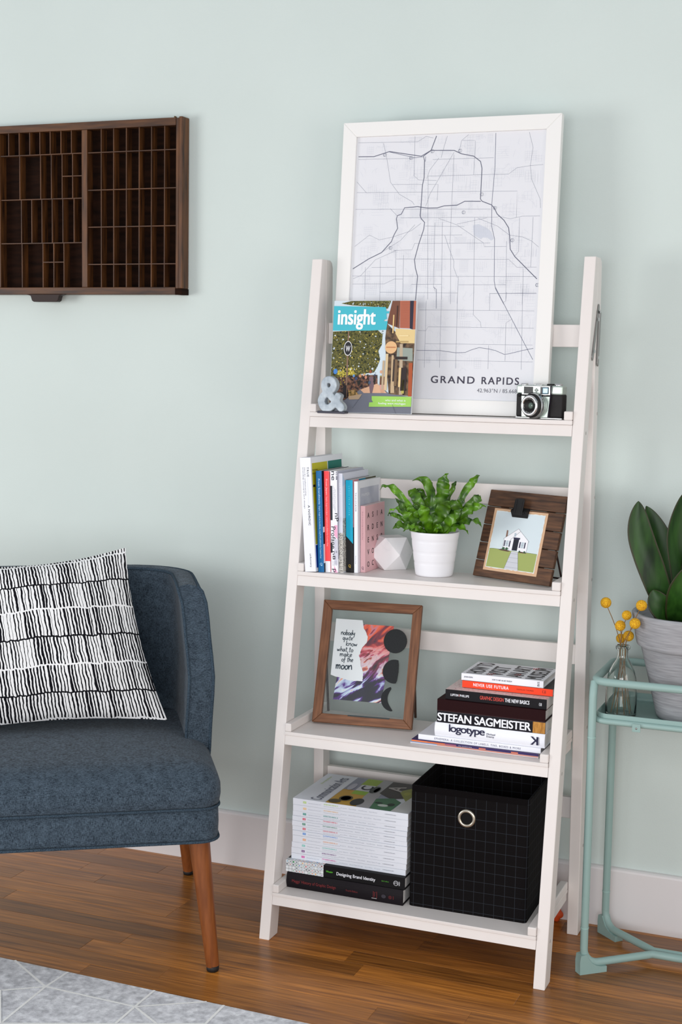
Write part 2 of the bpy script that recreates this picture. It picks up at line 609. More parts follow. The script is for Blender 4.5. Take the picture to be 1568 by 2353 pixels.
# ================================================================== rug
rug = thing('area_rug', 'pale grey low pile rug with thin white geometric lines in the bottom left corner', 'rug', (0, 0, 0))
TH = R(-1.1)
_rm = Matrix.Translation((-0.315, -0.7235, 0)) @ Matrix.Rotation(TH, 4, 'Z')
MB().box(-1.25, 1.15, -1.7, 0.0, 0.0003, 0.0066, None, 0.0022).build('rug_field', M_RUG, rug, _rm)
mb = MB()
FZ = face((0, 0, 0.0066), (1, 0, 0), (0, 1, 0))
A_, B_ = (-0.318, -0.803), (-0.11, -0.808)
for kk, (a, b) in enumerate(((A_, (-0.447, -0.7222)), (A_, (-0.3145, -0.7255)), (A_, (-0.391, -0.854)), (A_, (-0.307, -0.973)), (A_, B_), (B_, (-0.1105, -0.729)),
             (B_, (0.008, -0.7325)), (B_, (-0.108, -0.887)), (B_, (-0.035, -0.855)), ((0.046, -0.7325), (0.049, -0.818)), ((-0.391, -0.854), (-0.60, -1.02)),
             ((-0.391, -0.854), (-0.72, -0.80)), ((0.049, -0.818), (-0.035, -0.855)), ((0.049, -0.818), (0.25, -0.90)), ((-0.035, -0.855), (-0.108, -0.887)),
             ((-0.307, -0.973), (-0.108, -0.887)), ((-0.307, -0.973), (-0.391, -0.854)), ((-0.108, -0.887), (0.0, -1.1)))):
    n = 6
    put_line(mb, FZ, [(a[0] + (b[0] - a[0]) * i / n, a[1] + (b[1] - a[1]) * i / n) for i in range(n + 1)], 0.0052, M_RUGL, 0.0002 + 0.00006 * kk)
mb.build('pattern_line', None, rug)

# ================================================================== ladder shelf
XL, LW, XR = -0.0348, 0.0244, 0.6052
YF0, KF, LH, LD = -0.3991, 0.1643, 1.4891, 0.0453
YR0, KR, RD = -0.0947, -0.0243, 0.0406


def yf(z):
    return YF0 + KF * z


def yr(z):
    return YR0 + KR * z


lad = thing('ladder_shelf', 'white painted wooden A-frame ladder bookcase with four shelves against the wall', 'shelf', (0, 0, 0))
zc = (YR0 - YF0 - LD) / (KF - KR)
for x0 in (XL, XR - LW):
    MB().prism([(yf(0), 0.0), (yf(0) + LD, 0.0), (yf(zc) + LD, zc), (yr(LH) - 0.0006, LH), (yf(LH), LH)], 'x', x0, x0 + LW, None, 0.0016).build('front_leg', M_WHITE, lad)
    tp = yr(LH)
    MB().prism([(yr(0), 0.0), (yr(0) + RD, 0.0), (tp + RD, LH - 0.016), (tp + RD - 0.005, LH - 0.005), (tp + RD - 0.016, LH), (tp, LH)], 'x', x0, x0 + LW, None, 0.0016).build('rear_leg', M_WHITE, lad)
xa, xb = XL + LW + 0.0004, XR - LW - 0.0004
SH = [(0.1043, 0.0970, 0.0772), (0.4515, 0.4434, 0.4224), (0.8002, 0.7911, 0.7686), (1.1498, 1.1402, 1.1168)]
for zt, zb, za in SH:
    f = yf(zb)
    MB().box(xa, xb, f - 0.003, yr(zt) - 0.001, zb, zt, None, 0.0012).build('shelf_board', M_WHITE, lad)
    MB().prism([(yf(za), za), (yf(zb), zb - 0.0004), (yf(zb) + 0.018, zb - 0.0004), (yf(za) + 0.018, za)], 'x', xa, xb, None, 0.0006).build('shelf_apron', M_WHITE, lad)
    for x0, x1 in ((xa, 0.0047), (0.5622, xb)):
        MB().box(x0, x1, f - 0.0025, yr(zt) - 0.001, zt, zt + 0.0185, None, 0.0022).build('side_cleat', M_WHITE, lad)
        MB().box(x0 + 0.002, x1 - 0.002, f + 0.02, yr(zt) - 0.001, zb - 0.018, zb - 0.0005, None, 0.001).build('side_rail', M_WHITE, lad)
for r0, r1, ins in ((0.260, 0.308, 0.0235), (0.6105, 0.654, 0.0235), (0.954, 0.999, 0.0235), (1.3015, 1.349, 0.0135)):
    yy = yr(r0) + ins
    MB().box(xa, xb, yy, yy + 0.015, r0, r1, None, 0.0015).build('back_rail', M_WHITE, lad)
# folding hinges on the outside of each side frame
for xs, sg in ((XR, 1), (XL, -1)):
    hg = MB()

    def strip(a, b, wd):
        a, b = Vector(a), Vector(b)
        t = (b - a).normalized(); nn = Vector((0, -t.z, t.y)) * wd
        P = []
        for c, dirn in ((a, -1), (b, 1)):
            base = math.atan2(nn.z, nn.y)
            for i in range(7):
                q = base + (PI * i / 6 if dirn < 0 else PI + PI * i / 6)
                P.append((c.y + wd * math.cos(q), c.z + wd * math.sin(q)))
        hg.prism(P, 'x', xs, xs + sg * 0.0022, M_STEEL)
    strip((0, -0.1165, 1.385), (0, -0.160, 1.281), 0.0075)
    hg2 = MB(); hg_main = hg
    pa = hg.build('hinge_brace', None, lad)
    hg = MB()
    strip((0, -0.108, 1.372), (0, -0.1155, 1.268), 0.0065)
    q2 = hg.build('hinge_brace', None, lad)
    q2.location.x = sg * 0.0024
    for yq, zq in ((-0.1135, 1.377), (-0.155, 1.293), (-0.1145, 1.28), (-0.1265, 1.36)):
        MB().lathe([(0, 0.0016), (0.003, 0.0012), (0.0042, 0)], 10, M_CHROME, M=Matrix.Translation((xs + sg * 0.0046, yq, zq)) @ Matrix.Rotation(sg * PI / 2, 4, 'Y')).build('hinge_rivet', None, lad)
    for yq, zq in ((-0.0886, 1.317), (-0.0859, 1.161), (-0.1935, 1.1235), (-0.252, 0.7814), (-0.309, 0.4286), (-0.365, 0.0922), (-0.0800, 0.98), (-0.0790, 0.80), (-0.074, 0.47), (-0.073, 0.64), (-0.07, 0.2)):
        MB().lathe([(0, 0.0006), (0.0036, 0.0004), (0.004, 0)], 10, flat((176, 170, 166), 0.5), M=Matrix.Translation((xs, yq, zq)) @ Matrix.Rotation(sg * PI / 2, 4, 'Y')).build('screw_plug', None, lad)

# ================================================================== type case on the wall
case = thing('type_case', 'dark walnut printers type drawer with many small compartments hung on the wall', 'wall decor', (0, 0, 0))
cx0, cx1, cz0, cz1 = -1.249, -0.4275, 1.4165, 1.8365
FD = -0.036
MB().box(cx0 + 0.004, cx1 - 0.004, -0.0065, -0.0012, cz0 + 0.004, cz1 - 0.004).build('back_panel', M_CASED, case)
MB().box(cx0 + 0.018, cx1 - 0.0185, FD, -0.0012, cz1 - 0.0185, cz1, None, 0.0012).build('frame_rail', M_CASE, case)
MB().box(cx0 + 0.018, cx1 - 0.0185, FD, -0.0012, cz0, cz0 + 0.0175, None, 0.0012).build('frame_rail', M_CASE, case)
MB().box(cx1 - 0.0183, cx1 - 0.0105, FD + 0.001, -0.0012, cz0 + 0.014, cz1 - 0.001, None, 0.0012).build('frame_stile', M_CASEV, case)
MB().box(cx1 - 0.0103, cx1, FD, -0.0012, cz0 + 0.014, cz1 + 0.002, None, 0.002).build('frame_stile', M_CASEV, case)
MB().box(cx1 - 0.0183, cx1 + 0.0005, FD - 0.0006, -0.0012, cz0 - 0.001, cz0 + 0.0138, None, 0.0008).build('corner_iron', M_CASED, case)
MB().box(cx0, cx0 + 0.018, FD, -0.0012, cz0, cz1, None, 0.0015).build('frame_stile', M_CASEV, case)
for a, b in ((-0.7095, -0.6935), (-0.9665, -0.9495)):
    MB().box(a, b, FD + 0.0012, -0.0065, cz0 + 0.0175, cz1 - 0.0185, None, 0.0012).build('main_divider', M_CASEV, case)
DV = FD + 0.004
zi0, zi1 = cz0 + 0.0175, cz1 - 0.0185


def vdiv(x, a, b):
    MB().box(x - 0.0011, x + 0.0011, DV + random.uniform(-0.0006, 0.0006), -0.0065, a, b).build('divider_slat', M_CASEV, case)


def hdiv(z, a, b):
    MB().box(a, b, DV + random.uniform(-0.0006, 0.0006), -0.0065, z - 0.0011, z + 0.0011).build('divider_slat', M_CASE, case)


for x in (-0.6557, -0.6202, -0.5843, -0.549, -0.5143, -0.4781):
    vdiv(x + random.uniform(-.0006, .0006), zi0, zi1)
for z in (1.762, 1.6713, 1.5814, 1.4903):
    hdiv(z, -0.6935, cx1 - 0.0183)
hz = (1.7623, 1.653, 1.5442)
for z in hz:
    hdiv(z, -0.9495, -0.7095)
for x in (-0.9248, -0.8935, -0.8625, -0.8323, -0.8017, -0.7704, -0.7402):
    vdiv(x, hz[0], zi1)
for x in (-0.8924, -0.831, -0.7992, -0.7675, -0.7368):
    vdiv(x, hz[1], hz[0])
hdiv(1.7076, -0.7675, -0.7095)
for x in (-0.8887, -0.8575, -0.8273, -0.7968, -0.7662, -0.7335):
    vdiv(x, hz[2], hz[1])
for x in (-0.887, -0.825, -0.793, -0.763):
    vdiv(x, zi0, hz[2])
hdiv(1.4968, -0.825, -0.763)
for z in hz:
    hdiv(z, cx0 + 0.018, -0.9665)
for k in range(1, 7):
    vdiv(cx0 + 0.018 + 0.0377 * k, zi0, zi1)
MB().prism([(-0.8655, 1.4162), (-0.852, 1.4125), (-0.848, 1.4005), (-0.843, 1.3975), (-0.776, 1.3975), (-0.7715, 1.4005), (-0.768, 1.4125), (-0.7545, 1.4162)], 'y', -0.048, -0.030, None, 0.001).build('pull_handle', flat((36, 18, 13), 0.5, 0.1, 0.3), case)
MB().tube([(-0.459, -0.004, 1.834), (-0.459, -0.010, 1.8415), (-0.4585, -0.018, 1.8415), (-0.4585, -0.0185, 1.837)], 0.0016, 6, flat((120, 96, 60), 0.4, 0.8)).build('hanging_nail', None, case)

# ================================================================== top shelf: map, magazine, ampersand, camera
Z4, Z2, Z3, Z1 = 1.1500, 0.8004, 0.4517, 0.1045


def mitred_frame(parent, W, H, bw, d, mats, name='frame_bar', y0=0.0, bev=0.0012, lip=0.0):
    """four mitred bars, front face at local y=y0, going back d"""
    for i, poly in enumerate(([(0, 0), (W, 0), (W - bw, bw), (bw, bw)], [(0, H), (bw, H - bw), (W - bw, H - bw), (W, H)],
                              [(0, 0), (bw, bw), (bw, H - bw), (0, H)], [(W, 0), (W, H), (W - bw, H - bw), (W - bw, bw)])):
        MB().prism(poly, 'y', y0, y0 + d, None, bev).build(name, mats[0] if i < 2 else mats[1], parent)


MW, MH = 0.497, 0.6441
mapf = thing('framed_map', 'tall white framed street map of a city leaning on the top shelf', 'picture', M=lean_matrix(0.0133, -0.152, Z4 + 0.0017, 0.2, 4.8))
mitred_frame(mapf, MW, MH, 0.0325, 0.020, (M_FRAMEW, M_FRAMEW))
sheet = MB().box(0.030, MW - 0.030, 0.0065, 0.0085, 0.030, MH - 0.030).build('map_sheet', flat((238, 239, 241), 0.6), mapf)
MB().box(0.031, MW - 0.031, 0.0012, 0.002, 0.031, MH - 0.031).build('glass_pane', thin_glass('map_glass', (0.985, 0.985, 0.99)), mapf)
FM = face((0, 0.0065, 0), (1, 0, 0), (0, 0, 1))
MAP_MAJOR=[[(37,569),(74,568),(110,578),(167,568),(185,565),(207,577),(260,575),(277,567),(305,561),(321,549),(325,534),(325,504),(325,468),(329,463),(350,455),(357,448),(364,435),(380,421),(391,405),(394,389),(397,359),(408,343),(459,295)],[(218,608),(207,577),(190,565),(193,555),(194,518),(191,502),(190,455),(189,435),(192,428),(200,420),(199,405),(189,372),(181,338),(184,320),(190,302),(188,248)],[(36,319),(73,341),(103,355),(125,379),(130,393),(138,408),(134,429),(136,436),(145,439),(152,453),(173,454),(182,455),(192,453),(207,451),(228,451),(243,455),(273,456),(290,464),(326,463)]]
MAP_SECOND=[[(352,609),(354,536),(351,458),(353,409),(361,382),(365,291),(369,274),(389,241)],[(368,278),(400,223),(459,123)],[(196,139),(252,139),(287,135),(308,136),(322,142),(339,147),(362,144),(376,141),(396,133),(408,135),(435,142),(459,147)],[(190,564),(171,562),(110,577)],[(195,564),(195,553)],[(228,278),(235,273),(237,231)]]
MAP_MINOR=[[(35,600),(175,597),(194,608),(211,604)],[(37,563),(169,561)],[(212,557),(350,556)],[(203,521),(385,520),(403,533),(428,536),(460,538)],[(121,505),(190,503)],[(37,489),(406,483),(407,427)],[(36,452),(349,446)],[(144,431),(366,428)],[(366,430),(394,424),(420,429),(459,429)],[(202,412),(292,409)],[(188,392),(288,391)],[(180,374),(352,373)],[(138,340),(395,337),(414,320),(457,320)],[(36,303),(458,300)],[(37,285),(112,285),(136,296),(156,296)],[(176,284),(246,284)],[(285,283),(392,283)],[(103,267),(284,265)],[(358,264),(459,265)],[(131,359),(174,360),(180,375)],[(168,609),(171,522),(182,513),(223,511)],[(260,566),(261,371)],[(278,596),(307,594),(307,521)],[(204,503),(227,502),(227,467)],[(203,521),(216,251)],[(224,419),(228,281),(233,268)],[(241,419),(248,251)],[(263,371),(269,241)],[(284,301),(284,242)],[(314,428),(321,248)],[(388,376),(393,248)],[(428,317),(430,241)],[(444,427),(444,320)],[(414,426),(416,354),(408,344)],[(136,359),(141,241)],[(155,349),(158,241)],[(101,341),(104,241)],[(66,323),(68,251)],[(81,322),(137,322)],[(426,608),(436,575),(432,537),(436,508),(457,465),(459,446)],[(95,597),(105,561),(116,510),(138,483),(169,466),(174,459)],[(260,571),(209,481),(201,455)],[(243,607),(237,586),(231,560)],[(291,608),(276,596),(272,575)],[(232,428),(275,413),(337,373),(339,365),(388,365)],[(321,427),(366,409),(394,389),(422,385),(443,376),(459,363)],[(275,415),(341,427)],[(248,391),(260,361),(272,334),(272,321),(282,298)],[(36,513),(60,488)],[(38,369),(72,394),(96,383),(128,389),(170,402),(192,418)],[(38,297),(56,304),(89,339),(137,359)],[(104,356),(146,381),(178,415)],[(118,452),(135,436)],[(226,560),(206,534),(200,515)],[(198,228),(457,227)],[(197,183),(215,182),(220,191),(458,190)],[(216,154),(457,154)],[(199,118),(459,118)],[(356,264),(460,264)],[(213,248),(216,101)],[(247,278),(251,102)],[(284,264),(288,101)],[(320,278),(322,218),(339,202),(341,191)],[(357,264),(358,228)],[(394,267),(393,248),(388,245)],[(407,208),(396,201),(398,119)],[(429,278),(435,101)],[(360,152),(361,101)]]
MAP_LAKE=[(311,411),(323,414),(342,406),(353,397),(360,382),(354,378),(345,384),(335,385),(331,381),(314,390)]


def mmpts(L):
    return [(x / 1000, y / 1000) for x, y in L]


def cl(L):
    return [(min(max(x, 0.0345), 0.4575), min(max(y, 0.096), 0.607)) for x, y in mmpts(L)]


mb = MB()
put_poly(mb, FM, mmpts(MAP_LAKE), flat((216, 220, 228), 0.6), 0.00008)
mb.build('printed_lake', None, mapf)
fine, faint = flat((198, 201, 210), 0.6), flat((206, 209, 217), 0.6)
mb = MB()
rs = random.Random(3)
for _ in range(300):
    cx, cy = rs.uniform(0.05, 0.45), rs.uniform(0.10, 0.60)
    dn = 1.0 if abs(cx - 0.22) < 0.1 and cy < 0.45 else 0.6
    wd, hh = rs.uniform(0.008, 0.03), rs.uniform(0.008, 0.03)
    st = rs.choice((0.0028, 0.0036, 0.005)) / dn
    if rs.random() < 0.5:
        y = cy
        while y < cy + hh:
            put_line(mb, FM, cl([(cx * 1000, y * 1000), ((cx + wd) * 1000, y * 1000)]), 0.00028, faint, 0.0001); y += st
    if rs.random() < 0.6:
        x = cx
        while x < cx + wd:
            put_line(mb, FM, cl([(x * 1000, cy * 1000), (x * 1000, (cy + hh) * 1000)]), 0.00028, faint, 0.00011); x += st
for _ in range(260):
    x, y, a = rs.uniform(0.05, 0.45), rs.uniform(0.10, 0.60), rs.uniform(0, 6.3)
    L = []
    for i in range(8):
        L.append((x * 1000, y * 1000)); a += rs.uniform(-0.9, 0.9); x += 0.0022 * math.cos(a); y += 0.0022 * math.sin(a)
    put_line(mb, FM, cl(L), 0.0003, faint, 0.00012)
mb.build('printed_streets', None, mapf)
mb = MB()
for L in MAP_MINOR:
    put_line(mb, FM, mmpts(L), 0.0006, flat((140, 144, 160), 0.6), 0.00016)
mb.build('printed_roads', None, mapf)
mb = MB()
for L in MAP_SECOND:
    put_line(mb, FM, mmpts(L), 0.0011, flat((118, 122, 142), 0.6), 0.0002)
for L in MAP_MAJOR:
    put_line(mb, FM, mmpts(L), 0.0017, flat((98, 100, 120), 0.6), 0.00022)
for x, y in ((98, 571), (160, 562), (209, 575), (272, 574), (326, 478), (357, 448), (399, 378), (122, 365), (459, 282), (287, 440)):
    for k in range(2):
        put_line(mb, FM, [(x / 1000 + 0.0035 * math.cos(q) * (1 if k else 0.6) + 0.002 * k, y / 1000 + 0.0035 * math.sin(q)) for q in [i * PI / 6 for i in range(13)]], 0.0006, flat((126, 130, 148), 0.6), 0.0002)
mb.build('printed_highways', None, mapf)
INK = flat((52, 46, 66), 0.6)
mb = MB()
put_text(mb, FM, 'GRAND', 0.2325, 0.0685, 0.0155, INK, 0.1, 0.020, spacing=1.25, res=4)
put_text(mb, FM, 'RAPIDS', 0.3480, 0.0683, 0.0155, INK, 0.0835, 0.020, spacing=1.25, res=4)
put_text(mb, FM, '42.963°N / 85.668°W', 0.3389, 0.0503, 0.0082, flat((84, 84, 96), 0.6), 0.1065, 0.0)
mb.build('map_lettering', None, mapf)

# -- magazine
IW, IH = 0.1925, 0.2464
mag = thing('city_magazine', 'glossy magazine with teal banner and street photo standing in front of the map', 'magazine', M=lean_matrix(0.0339, -0.2121, Z4 + 0.0008, 0.2, 6.9, 0.4))
MB().box(0.0, IW, 0.0, 0.0006, 0, IH).build('front_cover', flat((206, 220, 228), 0.35), mag)
MB().box(0.001, IW - 0.0015, 0.0007, 0.0052, 0.0006, IH - 0.001).build('page_block', M_PAGES, mag)
MB().box(0.0, IW, 0.0053, 0.0059, 0, IH).build('back_cover', flat((226, 226, 226), 0.35), mag)
FI = face((0, 0, 0), (1, 0, 0), (0, 0, 1))
INS = {
'tree':[(-7.3,178.4),(105.0,182.4),(117.6,172.1),(116.9,149.5),(109.7,136.3),(114.7,117.5),(109.6,102.4),(102.4,89.2),(70.4,85.0),(51.1,69.6),(27.1,61.6),(-0.9,68.8)],
'treetop':[(16.8,240.3),(40.8,246.5),(133.3,246.0),(126.3,228.5),(102.1,232.4),(41.4,236.4)],
'yellow':[(13.1,91.8),(49.3,99.9),(58.3,84.8),(49.1,69.5),(25.0,63.5)],
'brick':[(154.1,245.8),(176.8,245.7),(179.2,185.4),(156.5,186.3)],
'brickdark':[(136.3,245.9),(154.1,245.8),(155.6,185.3),(126.2,196.6)],
'strip':[(176.8,245.7),(185.6,245.7),(186.2,183.5),(179.2,185.4)],
'brick2':[(185.6,245.7),(190.9,245.6),(192.1,183.5),(186.2,183.5)],
'cornice':[(146.7,185.3),(192.2,182.6),(192.8,153.3),(160.3,153.5),(147.3,174.1)],
'store':[(126.2,196.6),(147.1,177.8),(160.3,153.5),(192.8,153.3),(192.5,38.1),(138.9,42.7),(129.1,110.2),(124.0,164.6)],
'win':[(153.0,144.1),(188.5,142.5),(190.1,114.5),(152.6,116.0)],
'col1':[(158.5,151.7),(165.4,151.7),(170.7,41.5),(162.8,41.3)],
'col2':[(141.1,127.2),(146.0,127.2),(151.7,44.9),(142.8,44.7)],
'orange':[(181.5,110.7),(190.3,110.8),(192.5,38.1),(183.7,38.0)],
'walk':[(0.9,21.2),(37.3,27.6),(72.4,51.0),(111.9,62.9),(138.8,44.6),(192.6,36.3),(194.3,-0.4),(0.1,-1.7)],
'sun':[(72.4,51.0),(111.8,64.8),(134.8,44.5),(80.9,43.6)],
'crowd':[(-0.9,68.8),(26.0,80.6),(110.7,83.6),(112.0,61.1),(72.4,51.0),(37.3,27.6),(0.9,21.2)],
'pole':[(36.6,179.4),(39.6,179.5),(42.0,33.4),(38.0,33.3)],
'planter':[(44.9,35.3),(77.0,41.6),(71.6,29.8),(47.4,28.7)],
'plant':[(44.2,48.6),(60.3,50.8),(71.1,37.7),(47.0,34.4)],
'banner':[(-3.8,234.7),(122.1,231.9),(123.7,222.9),(130.6,222.9),(129.9,218.2),(123.9,218.2),(125.6,206.0),(119.3,204.1),(119.5,201.3),(127.9,201.3),(126.0,182.5),(85.1,180.5),(-2.5,180.3)],
'tag':[(100.3,37.3),(192.5,37.2),(192.8,15.8),(94.7,13.7),(95.1,23.1),(104.1,24.2),(100.8,28.9)],
'woman':[(91.9,79.6),(100.9,79.7),(104.1,59.1),(100.9,43.9),(95.9,43.8),(93.1,58.9)],
'manshirt':[(116.9,79.9),(128.8,80.1),(130.3,62.3),(116.9,62.1)],
'manshort':[(117.5,62.1),(129.9,62.3),(129.4,52.0),(118.5,51.8)],
'manleg':[(119.5,51.8),(128.5,51.9),(126.9,44.4),(120.9,44.3)],}
PF = foliage_print()
mb = MB()


def clipi(pts):
    return [(min(max(x / 1000, 0.0004), IW - 0.0004), min(max(y / 1000, 0.0004), IH - 0.0004)) for x, y in pts]


order = [('treetop', PF), ('tree', PF), ('yellow', noise_mat('printed_sunlit_leaves', (120, 112, 24), (232, 214, 92), nscale=190, detail=4, rough=0.4)), ('walk', flat((112, 116, 128), 0.4)), ('store', noise_mat('printed_shopfront', (40, 30, 28), (128, 100, 72), nscale=90, detail=4, rough=0.4)),
         ('brickdark', flat((118, 74, 56), 0.4)), ('brick', flat((188, 110, 84), 0.4)), ('strip', flat((46, 42, 58), 0.4)), ('brick2', flat((176, 98, 74), 0.4)), ('cornice', flat((226, 200, 142), 0.4)),
         ('win', flat((150, 160, 150), 0.4)), ('col2', flat((196, 170, 134), 0.4)), ('col1', flat((186, 168, 142), 0.4)), ('orange', flat((172, 84, 46), 0.4)),
         ('crowd', noise_mat('printed_crowd', (30, 24, 26), (150, 104, 80), nscale=150, detail=3, rough=0.4, lo=0.4, hi=0.7)), ('sun', flat((222, 176, 142), 0.4)), ('plant', noise_mat('printed_shrub', (70, 60, 24), (190, 150, 90), nscale=260, rough=0.4)),
         ('planter', flat((176, 152, 124), 0.4)), ('woman', flat((120, 96, 104), 0.4)), ('manshirt', flat((112, 78, 58), 0.4)), ('manshort', flat((216, 160, 150), 0.4)), ('manleg', flat((208, 158, 128), 0.4)),
         ('pole', flat((132, 104, 84), 0.4)), ('banner', flat((70, 184, 200), 0.35)), ('tag', flat((160, 212, 96), 0.35))]
for i, (k, m) in enumerate(order):
    put_poly(mb, FI, clipi(INS[k]), m, 0.00006 * (i + 1))
rs = random.Random(21)


def inside(P, x, y):
    c = False
    for (x0, y0), (x1, y1) in zip(P, P[1:] + P[:1]):
        if (y0 > y) != (y1 > y) and x < (x1 - x0) * (y - y0) / (y1 - y0) + x0:
            c = not c
    return c


for nm_, cnt, cols in (('tree', 620, ((24, 32, 16), (36, 46, 22), (60, 66, 30), (96, 96, 44), (150, 140, 62), (206, 186, 92), (30, 38, 20), (206, 216, 226))), ('treetop', 120, ((50, 52, 36), (120, 118, 80), (170, 164, 110), (200, 214, 224))),
                      ('yellow', 70, ((226, 206, 84), (190, 170, 50), (90, 90, 30), (240, 226, 120))), ('crowd', 150, ((28, 22, 26), (60, 40, 36), (120, 80, 60), (190, 130, 100), (70, 90, 130), (40, 60, 70)))):
    P = INS[nm_]
    bx0, bx1, by0, by1 = min(q[0] for q in P), max(q[0] for q in P), min(q[1] for q in P), max(q[1] for q in P)
    k = 0
    while k < cnt:
        x, y = rs.uniform(bx0 - 2, bx1 + 2), rs.uniform(by0 - 2, by1 + 2)
        if inside(P, x, y) or (rs.random() < 0.10 and nm_ == 'tree'):
            r = rs.uniform(0.5, 2.6) * (0.7 if nm_ == 'crowd' else 1)
            if 1 < x - r and x + r < 190 and y + r < 245 and not inside(INS['banner'], x, y + r):
                q0 = rs.uniform(0, 6)
                put_poly(mb, FI, [((x + r * rs.uniform(.6, 1.3) * math.cos(q0 + a)) / 1000, (y + r * rs.uniform(.6, 1.2) * math.sin(q0 + a)) / 1000) for a in (0, 1.2, 2.5, 3.8, 5.0)], flat(rs.choice(cols), 0.4), 0.00135)
        k += 1
for x0, x1, z0, z1, c in ((0.146, 0.150, 0.07, 0.118, (60, 46, 40)), (0.165, 0.178, 0.05, 0.1, (46, 34, 32)), (0.150, 0.156, 0.060, 0.118, (120, 96, 70)), (0.160, 0.166, 0.058, 0.10, (226, 196, 140)), (0.168, 0.174, 0.044, 0.074, (186, 176, 90)), (0.128, 0.134, 0.05, 0.13, (214, 190, 150)),
                          (0.1215, 0.126, 0.052, 0.115, (190, 168, 140)), (0.150, 0.178, 0.118, 0.124, (44, 34, 32)), (0.140, 0.143, 0.175, 0.215, (224, 190, 130)), (0.148, 0.150, 0.19, 0.235, (60, 40, 36)), (0.156, 0.178, 0.168, 0.171, (236, 214, 160)), (0.150, 0.178, 0.155, 0.158, (186, 158, 104))):
    put_rect(mb, FI, x0, x1, z0, z1, flat(c, 0.4), 0.00155)
h = 0.0017
for k in range(26):     # brick courses
    z = IH - 0.003 - k * 0.0024
    if z > 0.187:
        put_rect(mb, FI, 0.1565, 0.178, z, z + 0.0005, flat((150, 84, 64), 0.4), h)
put_disc(mb, FI, 0.1391, 0.144, 0.0135, 0.0135, flat((226, 182, 132), 0.4), h)
put_rect(mb, FI, 0.128, 0.150, 0.143, 0.1455, flat((190, 128, 84), 0.4), h + 0.0001)
put_disc(mb, FI, 0.0388, 0.1411, 0.0098, 0.0162, flat((236, 236, 236), 0.4), h)
put_disc(mb, FI, 0.0388, 0.1411, 0.0084, 0.0146, flat((34, 34, 38), 0.4), h + 0.0001)
put_text(mb, FI, 'W', 0.0388, 0.1345, 0.0125, flat((236, 236, 236), 0.4), 0.0105, 0.01, 'C', h=h + 0.0002)
for x, y, r, c in ((0.0945, 0.0905, 0.0030, (150, 76, 44)), (0.119, 0.0905, 0.0028, (214, 164, 132)), (0.0845, 0.078, 0.003, (206, 140, 110)), (0.079, 0.083, 0.0022, (220, 170, 140)),
                   (0.071, 0.081, 0.0032, (196, 140, 92)), (0.062, 0.075, 0.003, (58, 70, 110)), (0.056, 0.081, 0.0025, (92, 150, 210)), (0.012, 0.09, 0.005, (70, 130, 200)), (0.105, 0.083, 0.002, (60, 66, 96)), (0.069, 0.066, 0.0038, (40, 40, 36)), (0.0935, 0.0665, 0.003, (70, 88, 110))):
    put_disc(mb, FI, x, y, r, r * 1.25, flat(c, 0.4), h, 10)
put_line(mb, FI, [(0.158, 0.0), (0.148, 0.022)], 0.0006, flat((80, 84, 96), 0.4), h)
put_line(mb, FI, [(0.057, 0.010), (0.075, 0.036)], 0.0006, flat((80, 84, 96), 0.4), h)
put_poly(mb, FI, clipi([(30, 32), (41, 32), (40, 60), (33, 60)]), flat((30, 26, 30), 0.4), h)
mb.build('cover_picture', None, mag)
mb = MB()
WH = flat((246, 250, 250), 0.4)
put_text(mb, FI, 'insight', 0.0108, 0.1942, 0.0335, WH, 0.0895, 0.022, h=0.0019, res=5)
put_text(mb, FI, 'who and what is', 0.1793, 0.0268, 0.0042, WH, 0.047, 0.01, 'R', h=0.0019, res=2)
put_text(mb, FI, 'fueling west michigan', 0.1795, 0.0199, 0.0042, WH, 0.063, 0.01, 'R', h=0.0019, res=2)
mb.build('cover_lettering', None, mag)
# dark moulded stand foot lying under the ampersand
# -- ampersand: an outline ring swept in relief
amp = thing('ampersand_ornament', 'weathered zinc ampersand letter standing before the magazine', 'ornament', M=Matrix.Translation((0.0300, -0.2535, Z4)) @ Matrix.Rotation(R(-2), 4, 'Z'))
bm = bmesh.new()


def px(a, b):      # glyph outline, measured off the ornament in millimetres
    return ((a - 60) * 0.0575 / 1000, (1360 - b) * 0.0575 / 1000)


def ring(pts, n=40):
    return pts


outer = [(270, 1350), (170, 1260), (100, 1130), (65, 1000), (90, 880), (160, 750), (270, 640), (215, 520), (195, 400), (220, 260), (300, 150), (400, 95), (500, 80), (600, 100), (700, 170), (765, 280),
         (785, 400), (755, 520), (690, 610), (600, 690), (745, 820), (790, 720), (830, 690), (960, 755), (965, 800), (915, 930), (930, 1000), (1060, 1100), (1110, 1200), (1090, 1290), (1030, 1350),
         (960, 1350), (780, 1170), (640, 1290), (560, 1340), (430, 1358)]
hole1 = [(400, 300), (480, 275), (560, 300), (595, 380), (560, 470), (480, 515), (410, 470), (380, 380)]
hole2 = [(430, 800), (630, 1000), (560, 1090), (480, 1140), (410, 1150), (330, 1100), (285, 1010), (310, 910), (370, 840)]
cu = bpy.data.curves.new('amp', 'CURVE')
cu.dimensions = '2D'
cu.fill_mode = 'BOTH'
cu.extrude = 0.0068
cu.bevel_depth = 0.0022
cu.bevel_resolution = 2
cu.resolution_u = 4
